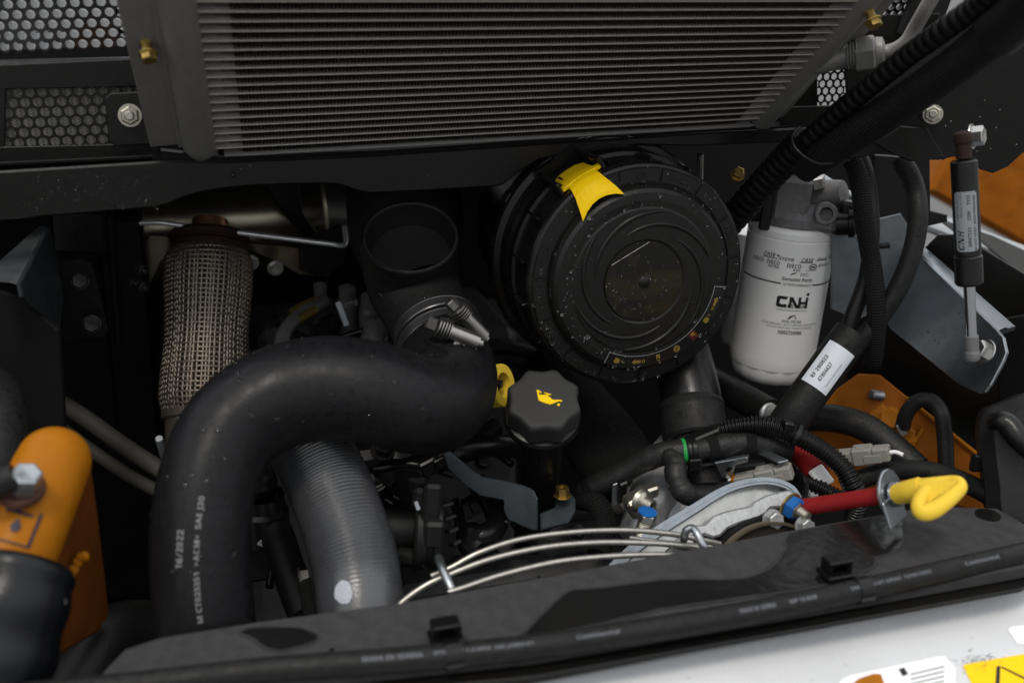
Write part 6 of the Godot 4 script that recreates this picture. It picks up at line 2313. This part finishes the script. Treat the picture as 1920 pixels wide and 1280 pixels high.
func throttle() -> void:
	var t = thing("throttle_body", "black plastic throttle body with round flange right of the ribbed hose", "throttle", px(800, 1060, 0.97))
	var ax = (MX * 0.97 + UP * -0.12 - MI * 0.1).normalized()
	var a = Mb.new()
	a.lathe(px(735, 990, 0.99), ax, [[0.0, -0.02], [0.021, -0.02], [0.021, 0.032]], 36)
	a.tube(way([[750, 1042, 0.975], [800, 1050, 0.965]]), 0.0085, 18)
	part("pipe", a, M.plastic_grey, t)
	var f = Mb.new()
	f.lathe(px(783, 995, 0.98), ax, [[0.021, -0.006], [0.033, -0.006], [0.035, -0.004], [0.035, 0.004], [0.033, 0.006], [0.031, 0.006], [0.031, 0.011], [0.034, 0.012], [0.034, 0.018], [0.03, 0.02], [0.0, 0.02]], 60)
	part("flange", f, M.plastic_grey, t)
	var b = Mb.new()
	var y = (UP - ax * UP.dot(ax)).normalized()
	var z = ax.cross(y)
	if z.dot(look) > 0:
		z = -z
	b.box(px(805, 975, 0.955), ax, y, z, Vector3(0.016, 0.075, 0.012), 0.003)
	b.box(px(800, 930, 0.955), ax, y, z, Vector3(0.026, 0.02, 0.014), 0.003)
	b.box(px(812, 1000, 0.95), ax, y, z, Vector3(0.018, 0.026, 0.012), 0.003)
	part("clamp_lug", b, M.plastic_grey, t)
	var h = Mb.new()
	plate(h, [[770, 900], [800, 897], [835, 915], [850, 985], [862, 1025], [845, 1060], [800, 1060]], px(830, 980, 1.0), (ax * 0.8 + MI * 0.5).normalized(), UP, 0.03, 0.004)
	for i in 4:
		bar(h, px(822 + i * 8, 950 + i * 24, 0.985), px(848 + i * 4, 942 + i * 24, 0.99), 0.004, 0.012, -look, 0.001)
	part("gearbox_cover", h, M.plastic_grey, t)
	var c = Mb.new()
	bar(c, px(712, 948, 1.02), px(790, 915, 1.0), 0.03, 0.022, UP, 0.004)
	for i in 5:
		bar(c, px(718 + i * 15, 938 - i * 6.5, 1.005), px(723 + i * 15, 930 - i * 6.5, 1.003), 0.034, 0.01, UP, 0.001)
	bar(c, px(735, 925, 1.02), px(800, 905, 1.0), 0.02, 0.012, UP, 0.003)
	part("plug", c, M.plastic, t)
	var w = Mb.new()
	bar(w, px(779, 940, 0.945), px(785, 956, 0.945), 0.003, 0.0035, MX, 0.0005)
	part("paint_mark", w, M.mark_grey, t)

func fan_guard() -> void:
	var t = thing("fan_guard", "bright wire fan guard of curved rods behind the front sill", "fan guard", px(1000, 1090, 0.88))
	var arcs = [
		[[808, 1080, 0.885], [845, 1064, 0.89], [900, 1035, 0.895], [980, 1010, 0.905], [1080, 997, 0.915], [1180, 994, 0.925], [1260, 1001, 0.935], [1310, 1011, 0.94], [1350, 1020, 0.95]],
		[[730, 1152, 0.862], [762, 1122, 0.866], [800, 1096, 0.87], [840, 1078, 0.875], [920, 1048, 0.885], [1020, 1026, 0.895], [1120, 1017, 0.905], [1220, 1018, 0.915], [1300, 1025, 0.925], [1360, 1034, 0.93]],
		[[840, 1110, 0.855], [868, 1102, 0.858], [940, 1078, 0.868], [1040, 1054, 0.88], [1140, 1043, 0.89], [1240, 1040, 0.9], [1340, 1046, 0.91]],
		[[1180, 1008, 0.945], [1240, 1016, 0.95], [1300, 1022, 0.955], [1345, 1026, 0.96]]]
	for i in arcs.size():
		var m = Mb.new()
		m.tube(smooth(way(arcs[i]), 8), 0.0026 if i < 3 else 0.0022, 12)
		part("ring_rod", m, M.guard, t)
	var c = Mb.new()
	var c0 = Mb.new()
	c0.tube(smooth(way([[822, 1046, 0.885], [828, 1062, 0.872], [840, 1090, 0.862], [850, 1112, 0.858]]), 5), 0.0036, 12)
	part("spoke_rod", c0, M.zinc, t)
	c.tube(smooth(way([[1282, 1012, 0.93], [1286, 996, 0.922], [1298, 990, 0.92], [1308, 1002, 0.915], [1318, 1022, 0.912], [1330, 1040, 0.912]]), 6), 0.0036, 12)
	part("spoke_rod", c, M.zinc, t)

func sill() -> void:
	var t = thing("front_sill", "black foam-topped front sill with wet patches", "sill", px(960, 1150, 0.8))
	var o = px(960, 1090, 0.85)
	o = Vector3(o.x, EYE.y - 0.47, o.z)
	var bx = Vector3(1, 0, 0)
	var by = Vector3(0, 0, -1)
	var on = func(list: Array) -> Array:
		var out = []
		for e in list:
			var w = meet(e[0], e[1], o, UP) - o
			out.append(Vector2(w.x, -w.z))
		return out
	var m = Mb.new()
	m.prism(on.call([[232, 1216], [300, 1194], [480, 1165], [755, 1128], [1040, 1077], [1300, 1028], [1500, 990], [1740, 948], [1870, 952], [1940, 990], [1990, 1040], [1920, 1062], [1540, 1130], [1000, 1222], [500, 1275], [180, 1330], [190, 1260]]), o, bx, by, 0.012, 0.0015)
	part("foam_mat", m, M.foam, t)
	var edge = Mb.new()
	edge.prism(on.call([[240, 1226], [480, 1176], [755, 1140], [1040, 1088], [1300, 1038], [1500, 1000], [1740, 958], [1930, 1000], [1990, 1050], [1920, 1078], [1540, 1146], [1000, 1240], [500, 1290], [200, 1340]]), o - UP * 0.0125, bx, by, 0.004, 0.0006)
	part("steel_ledge", edge, M.paint, t)
	for q in [[[452, 1186], [470, 1180], [510, 1178], [560, 1180], [586, 1188], [594, 1196], [580, 1206], [552, 1214], [520, 1219], [490, 1209], [480, 1198]],
			[[985, 1190], [1004, 1168], [1030, 1142], [1057, 1119], [1070, 1110], [1086, 1108], [1130, 1104], [1190, 1097], [1240, 1090], [1287, 1088], [1350, 1089], [1407, 1084], [1440, 1070], [1460, 1054], [1476, 1030], [1482, 1003], [1560, 986], [1656, 969], [1686, 972], [1692, 990], [1690, 1021], [1672, 1036], [1642, 1044], [1640, 1054], [1632, 1064], [1594, 1080], [1527, 1098], [1440, 1112], [1364, 1122], [1300, 1132], [1240, 1141], [1150, 1162], [1062, 1180], [1020, 1188]]]:
		var cv = []
		for e in smooth(q.map(func(e): return Vector2(e[0], e[1])), 3):
			cv.append([e.x + rng.randf_range(-1.5, 1.5), e.y + rng.randf_range(-0.8, 0.8)])
		var dm = Mb.new()
		var ring = Geometry2D.offset_polygon(PackedVector2Array(on.call(cv)), 0.0028, Geometry2D.JOIN_ROUND)
		dm.prism(Array(ring[0]), o + UP * 0.0005, bx, by, 0.0005)
		part("damp_patch", dm, M.foam_damp, t)
		var w = Mb.new()
		w.prism(on.call(cv), o + UP * 0.001, bx, by, 0.001)
		part("wet_patch", w, M.foam_wet, t)
	var hl = Mb.new()
	hl.prism(circle2(0.011, 20, on.call([[1853, 966]])[0]), o + UP * 0.0008, bx, by, 0.0008)
	part("plug", hl, M.plastic, t)
	var dk = Mb.new()
	for e in [[1010, 1062, 4], [622, 1218, 5], [450, 1247, 5], [595, 1245, 4], [660, 1238, 6]]:
		dk.prism(circle2(0.0004 * e[2], 9, on.call([[e[0], e[1] + (20 if e[0] == 1010 else 0)]])[0]), o + UP * 0.0005, bx, by, 0.0005)
	part("stain", dk, M.foam_wet, t)
	# hose along the edge
	var h = thing("sill_hose", "long black hose with pale printing tied along the front sill", "hose", px(1000, 1230, 0.75))
	var hp = []
	for e in [[40, 1305], [260, 1283], [500, 1256], [760, 1236], [1000, 1212], [1300, 1167], [1540, 1122], [1740, 1078], [1960, 1028]]:
		hp.append(meet(e[0], e[1], o + UP * 0.004, UP))
	var path = smooth(hp, 8)
	var hm = Mb.new()
	hm.tube(path, 0.009, 24)
	var hose = part("hose", hm, M.rubber, h)
	var lt = Mb.new()
	var map = sweepmap(path, 0.00915, -look + UP * 0.25)
	var total = 0.0
	for i in path.size() - 1:
		total += path[i].distance_to(path[i + 1])
	for e in [["MADE IN SERBIA", 0.31, 0.042], ["EPDM WP 1.6 MPA  SAE J20R4 D1", 0.39, 0.07], ["Continental", 0.494, 0.032], ["MADE IN SERBIA", 0.652, 0.03], ["WP 16 BAR", 0.70, 0.024], ["SAE J20R4-D1 EPDM  13/05/2022", 0.80, 0.075], ["Continental", 0.91, 0.034]]:
		letters(lt, e[0], map, Vector2(-0.003, total * e[1]), e[2], 0.0034, PI / 2, 0.0, "Droid Sans", true)
	part("lettering", lt, M.ink_faint, hose)
	for e in [[836, 1196, 1216], [1566, 1074, 1100]]:
		var c = thing("cable_tie_mount", "black tie mount and strap on the sill hose, %s" % ("nearer the sill's left end" if e[0] < 1000 else "nearer the sill's right end"), "cable tie", meet(e[0], e[1], o, UP))
		var b = Mb.new()
		var hx = (meet(e[0] + 40, e[1] - 7, o, UP) - meet(e[0], e[1], o, UP)).normalized()
		var hz = hx.cross(UP)
		var bo = meet(e[0], e[1] + 10, o, UP) + UP * 0.011
		b.box(bo + UP * 0.006, hx, UP, hz, Vector3(0.021, 0.004, 0.014), 0.001)
		b.box(bo - UP * 0.006, hx, UP, hz, Vector3(0.024, 0.005, 0.02), 0.001)
		for s in [-1.0, 1.0]:
			b.box(bo + hx * 0.0085 * s, hx, UP, hz, Vector3(0.004, 0.013, 0.014), 0.001)
		b.box(bo - hz * 0.005, hx, UP, hz, Vector3(0.014, 0.01, 0.003), 0.0005)
		part("mount", b, M.plastic, c)
		var s2 = Mb.new()
		var pts = []
		var near = path[0] as Vector3
		for q in path:
			if q.distance_to(bo) < near.distance_to(bo):
				near = q
		var sx = []
		var sn = []
		for i in 13:
			var a = deg_to_rad(150.0 - 22.0 * i)
			var d = hz * -cos(a) * -1.0 + UP * sin(a)
			pts.append(near + d * 0.0103)
			sx.append(hx * 0.006)
			sn.append(d)
		s2.ribbon(pts, sx, sn, 0.0014)
		part("strap", s2, M.plastic, c)
	# brownish seal strip and white panel
	var pe = []
	for e in [[380, 1310], [700, 1272], [1000, 1273], [1307, 1222], [1575, 1164], [1960, 1084]]:
		pe.append(meet(e[0], e[1], o - UP * 0.03, UP))
	var s3 = Mb.new()
	var sd = []
	var nr = []
	var cp = []
	var line = [meet(200, 1345, o - UP * 0.03, UP), meet(1000, 1268, o - UP * 0.03, UP), meet(1960, 1080, o - UP * 0.03, UP)]
	for q in line:
		cp.append(q + MI * 0.012)
		sd.append(MI * 0.014)
		nr.append(UP)
	s3.ribbon(cp, sd, nr, 0.01)
	part("seal_strip", s3, M.seal, t)
	var w = thing("white_body_panel", "wet white painted body panel with stickers along the bottom", "body panel", px(1500, 1290, 0.7))
	var e0 = meet(300, 1400, o - UP * 0.032, UP)
	var e1 = meet(1000, 1273, o - UP * 0.032, UP)
	var e2 = meet(1960, 1085, o - UP * 0.032, UP)
	var dx = (e2 - e1).normalized()
	var dn = (-MI * 0.86 - UP * 0.5).normalized()
	var up = dx.cross(-dn).normalized()
	if up.y < 0:
		up = -up
	var wp = Mb.new()
	var sec = [[0.012, 0.0, -0.012], [0.006, 0.0, -0.004], [0.0, 0.0, 0.0], [-0.004, 0.001, 0.0]]
	var a0 = e1 - dx * 0.7
	var a1 = e2 + dx * 0.3
	var rows = []
	for k in 9:
		var ang = deg_to_rad(90.0 - 90.0 * k / 8.0)
		# rounded top edge then the slope
		rows.append([-dn * 0.004 * sin(ang) * 0.0 + up * (-0.006 + 0.006 * cos(ang)) + dn * (0.006 - 0.006 * sin(ang)), (up * cos(ang) - dn * sin(ang)).normalized()])
	rows.append([dn * 0.3 , up])
	rows.insert(0, [-up * 0.04, -dn])
	for k in rows.size() - 1:
		var g = []
		for q in [[a0, rows[k]], [a1, rows[k]]]:
			g.append([q[0] + q[1][0], q[1][1], Vector2.ZERO])
		var g2 = []
		for q in [[a0, rows[k + 1]], [a1, rows[k + 1]]]:
			g2.append([q[0] + q[1][0], q[1][1], Vector2.ZERO])
		wp.sheet([g2, g])
	part("panel", wp, M.white_paint, w)
	var nn = up
	var po = e1
	var by2 = -dn
	var stick = func(pix: Array, called: String, m2: Material, raise: float, par: Node3D) -> MeshInstance3D:
		var k = Mb.new()
		k.prism(outline(pix, po + nn * raise, dx, by2), po + nn * raise, dx, by2, 0.0003)
		return part(called, k, m2, par)
	var st: MeshInstance3D = stick.call([[1560, 1310], [1585, 1280], [1600, 1273], [1765, 1240], [1780, 1240], [1800, 1262], [1800, 1320]], "white_sticker", M.sticker, 0.0007, w)
	stick.call([[1590, 1300], [1618, 1279], [1645, 1271], [1658, 1272], [1665, 1290], [1650, 1310]], "orange_field", M.orange, 0.0012, st)
	stick.call([[1692, 1263], [1702, 1260], [1710, 1272], [1700, 1276]], "print_mark", M.ink, 0.0012, st)
	for i in 4:
		stick.call([[1715, 1272 + i * 9], [1778, 1258 + i * 9], [1779, 1260 + i * 9], [1716, 1274 + i * 9]], "print_line", M.ink_pale, 0.0012, st)
	var ys: MeshInstance3D = stick.call([[1814, 1258], [1822, 1255], [1990, 1228], [1990, 1330], [1850, 1330]], "yellow_sticker", M.yellow, 0.0007, w)
	stick.call([[1878, 1260], [1885, 1259], [1884, 1300], [1876, 1300]], "print_line", M.ink, 0.0012, ys)
	stick.call([[1886, 1262], [1890, 1261], [1950, 1290], [1946, 1292]], "print_line", M.ink, 0.0012, ys)
	stick.call([[1898, 1192], [1904, 1186], [1990, 1176], [1990, 1230], [1916, 1218]], "white_sticker", M.sticker, 0.0007, w)
	var spots = []
	for i in 45:
		spots.append([meet(rng.randf_range(900, 1915), rng.randf_range(1110, 1278), po + nn * 0.0001, nn), nn])
	spots = spots.filter(func(e): return (e[0] - po).dot(dn) > 0.006)
	for i in 220:
		var q = Vector2(rng.randfn(1830, 30), rng.randfn(1242, 10))
		spots.append([meet(q.x, q.y, po + nn * 0.0001, nn), nn])
	part("water_drops", drops(spots, 0.0004, 0.0015), M.water, w, "stuff")

func left_pipe() -> void:
	var t = thing("orange_pipe", "fat orange painted pipe with rounded top at the lower left", "pipe", px(60, 1080, 0.76))
	var p = way([[100, 866, 0.80], [86, 898, 0.79], [56, 970, 0.775], [20, 1055, 0.76], [-28, 1165, 0.745]])
	var m = Mb.new()
	var pts = smooth(p, 6)
	var rr = []
	for i in pts.size():
		rr.append(0.0268 + 0.003 * i / pts.size())
	m.tube(pts, rr, 44)
	var ta: Vector3 = (pts[0] - pts[1]).normalized()
	var tn = Mb.frame(ta)
	m.ball(pts[0], tn * 0.0268, ta.cross(tn) * 0.0268, ta * 0.0262, 44, 20)
	part("pipe", m, M.orange, t)
	var pl = Mb.new()
	var bx = (Vector3.RIGHT * 0.22 + look * 0.97).normalized()
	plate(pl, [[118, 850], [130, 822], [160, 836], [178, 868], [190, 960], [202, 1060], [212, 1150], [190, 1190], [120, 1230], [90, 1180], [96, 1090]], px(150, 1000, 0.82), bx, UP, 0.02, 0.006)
	var sp = part("side_plate", pl, M.orange_shaded, t)
	var wd = Mb.new()
	for i in 7:
		wd.ball(px(118 + i * 6.5, 1075 - i * 4 + 10 * sin(i * 0.9), 0.808), MX * 0.004, UP * 0.0045, MI * 0.003, 10, 6)
	part("weld_bead", wd, M.orange, sp)
	# decal
	var leg = pts.slice(2, pts.size())
	var map0 = sweepmap(leg, 0.0300, -look + lift * 0.35 + Vector3.RIGHT * -0.28)
	var map = func(q: Vector2) -> Array: return map0.call(q + Vector2(-0.0105, 0.0215))
	var d = Mb.new()
	var rect = func(x0: float, y0: float, x1: float, y1: float) -> void:
		var n = 6
		for i in n:
			var a = lerpf(x0, x1, float(i) / n)
			var b = lerpf(x0, x1, float(i + 1) / n)
			d.spot(map, PackedVector2Array([Vector2(a, y0), Vector2(b, y0), Vector2(b, y1), Vector2(a, y1)]))
	rect.call(-0.018, 0.045, 0.0165, 0.0462)
	rect.call(0.0145, 0.0225, 0.0165, 0.045)
	rect.call(-0.018, 0.0225, -0.016, 0.045)
	rect.call(-0.012, 0.025, 0.007, 0.0268)
	rect.call(-0.0035, 0.019, 0.0, 0.025)
	rect.call(0.002, 0.0215, 0.005, 0.0248)
	d.spot(map, PackedVector2Array(circle2(0.0034, 14, Vector2(-0.004, 0.0355))))
	d.spot(map, PackedVector2Array([Vector2(-0.0074, 0.0353), Vector2(-0.0006, 0.0353), Vector2(-0.004, 0.0295)]))
	part("fluid_sign", d, M.decal, t)
	# fitting on the pipe
	var f = thing("pipe_plug", "zinc hex plug with red-brown base on the orange pipe", "plug", px(45, 920, 0.74))
	var ax = (lift * 0.72 - look * 0.55 + Vector3.RIGHT * 0.1).normalized()
	var b = Mb.new()
	b.lathe(px(40, 925, 0.752), ax, [[0.0, 0.0], [0.0155, 0.0], [0.0165, 0.002], [0.0165, 0.006], [0.0145, 0.008], [0.0, 0.008]], 36)
	part("base", b, M.brown_seal, f)
	var h = Mb.new()
	h.hexhead(px(45, 914, 0.742), (ax + Vector3.RIGHT * 0.3).normalized(), 0.0105, 0.016)
	part("hex_head", h, M.zinc, f)
	var e = Mb.new()
	e.tube(way([[-40, 925, 0.73], [0, 905, 0.73], [28, 892, 0.732]]), 0.0095, 18)
	part("cable_end", e, M.rubber_dark, f)
	var k = thing("hose_coupling", "black rubber coupling sleeve pushed over the orange pipe's lower end", "hose", px(20, 1200, 0.74))
	var c = Mb.new()
	var q = smooth(way([[42, 1062, 0.757], [30, 1100, 0.75], [10, 1180, 0.742], [-10, 1260, 0.735], [-30, 1340, 0.73]]), 6)
	var cr = []
	for i in q.size():
		cr.append(0.0345 + 0.0035 * smoothstep(0.0, 4.0, i) + 0.001 * sin(i * 0.9))
	c.tube(q, cr, 40)
	part("sleeve", c, M.coupling, k)
	var n = Mb.new()
	n.hexhead(px(112, 1128, 0.745), (Vector3.RIGHT * 0.6 - look * 0.7).normalized(), 0.0034, 0.004)
	part("screw", n, M.steel, k)
	var bt = Mb.new()
	bt.tube(smooth(way([[120, 1330, 0.86], [200, 1215, 0.9], [270, 1195, 0.93], [340, 1225, 0.95], [420, 1300, 0.97]]), 8), 0.032, 30)
	solo("lower_hose", bt, M.rubber_dark, "dark hose bend low behind the sill's left end", "hose")

func to_px(p: Vector3) -> Vector3:
	var v = p - EYE
	var d = v.dot(look)
	return Vector3(960.0 + v.x / d * FOCAL, 640.0 - v.dot(lift) / d * FOCAL, d)
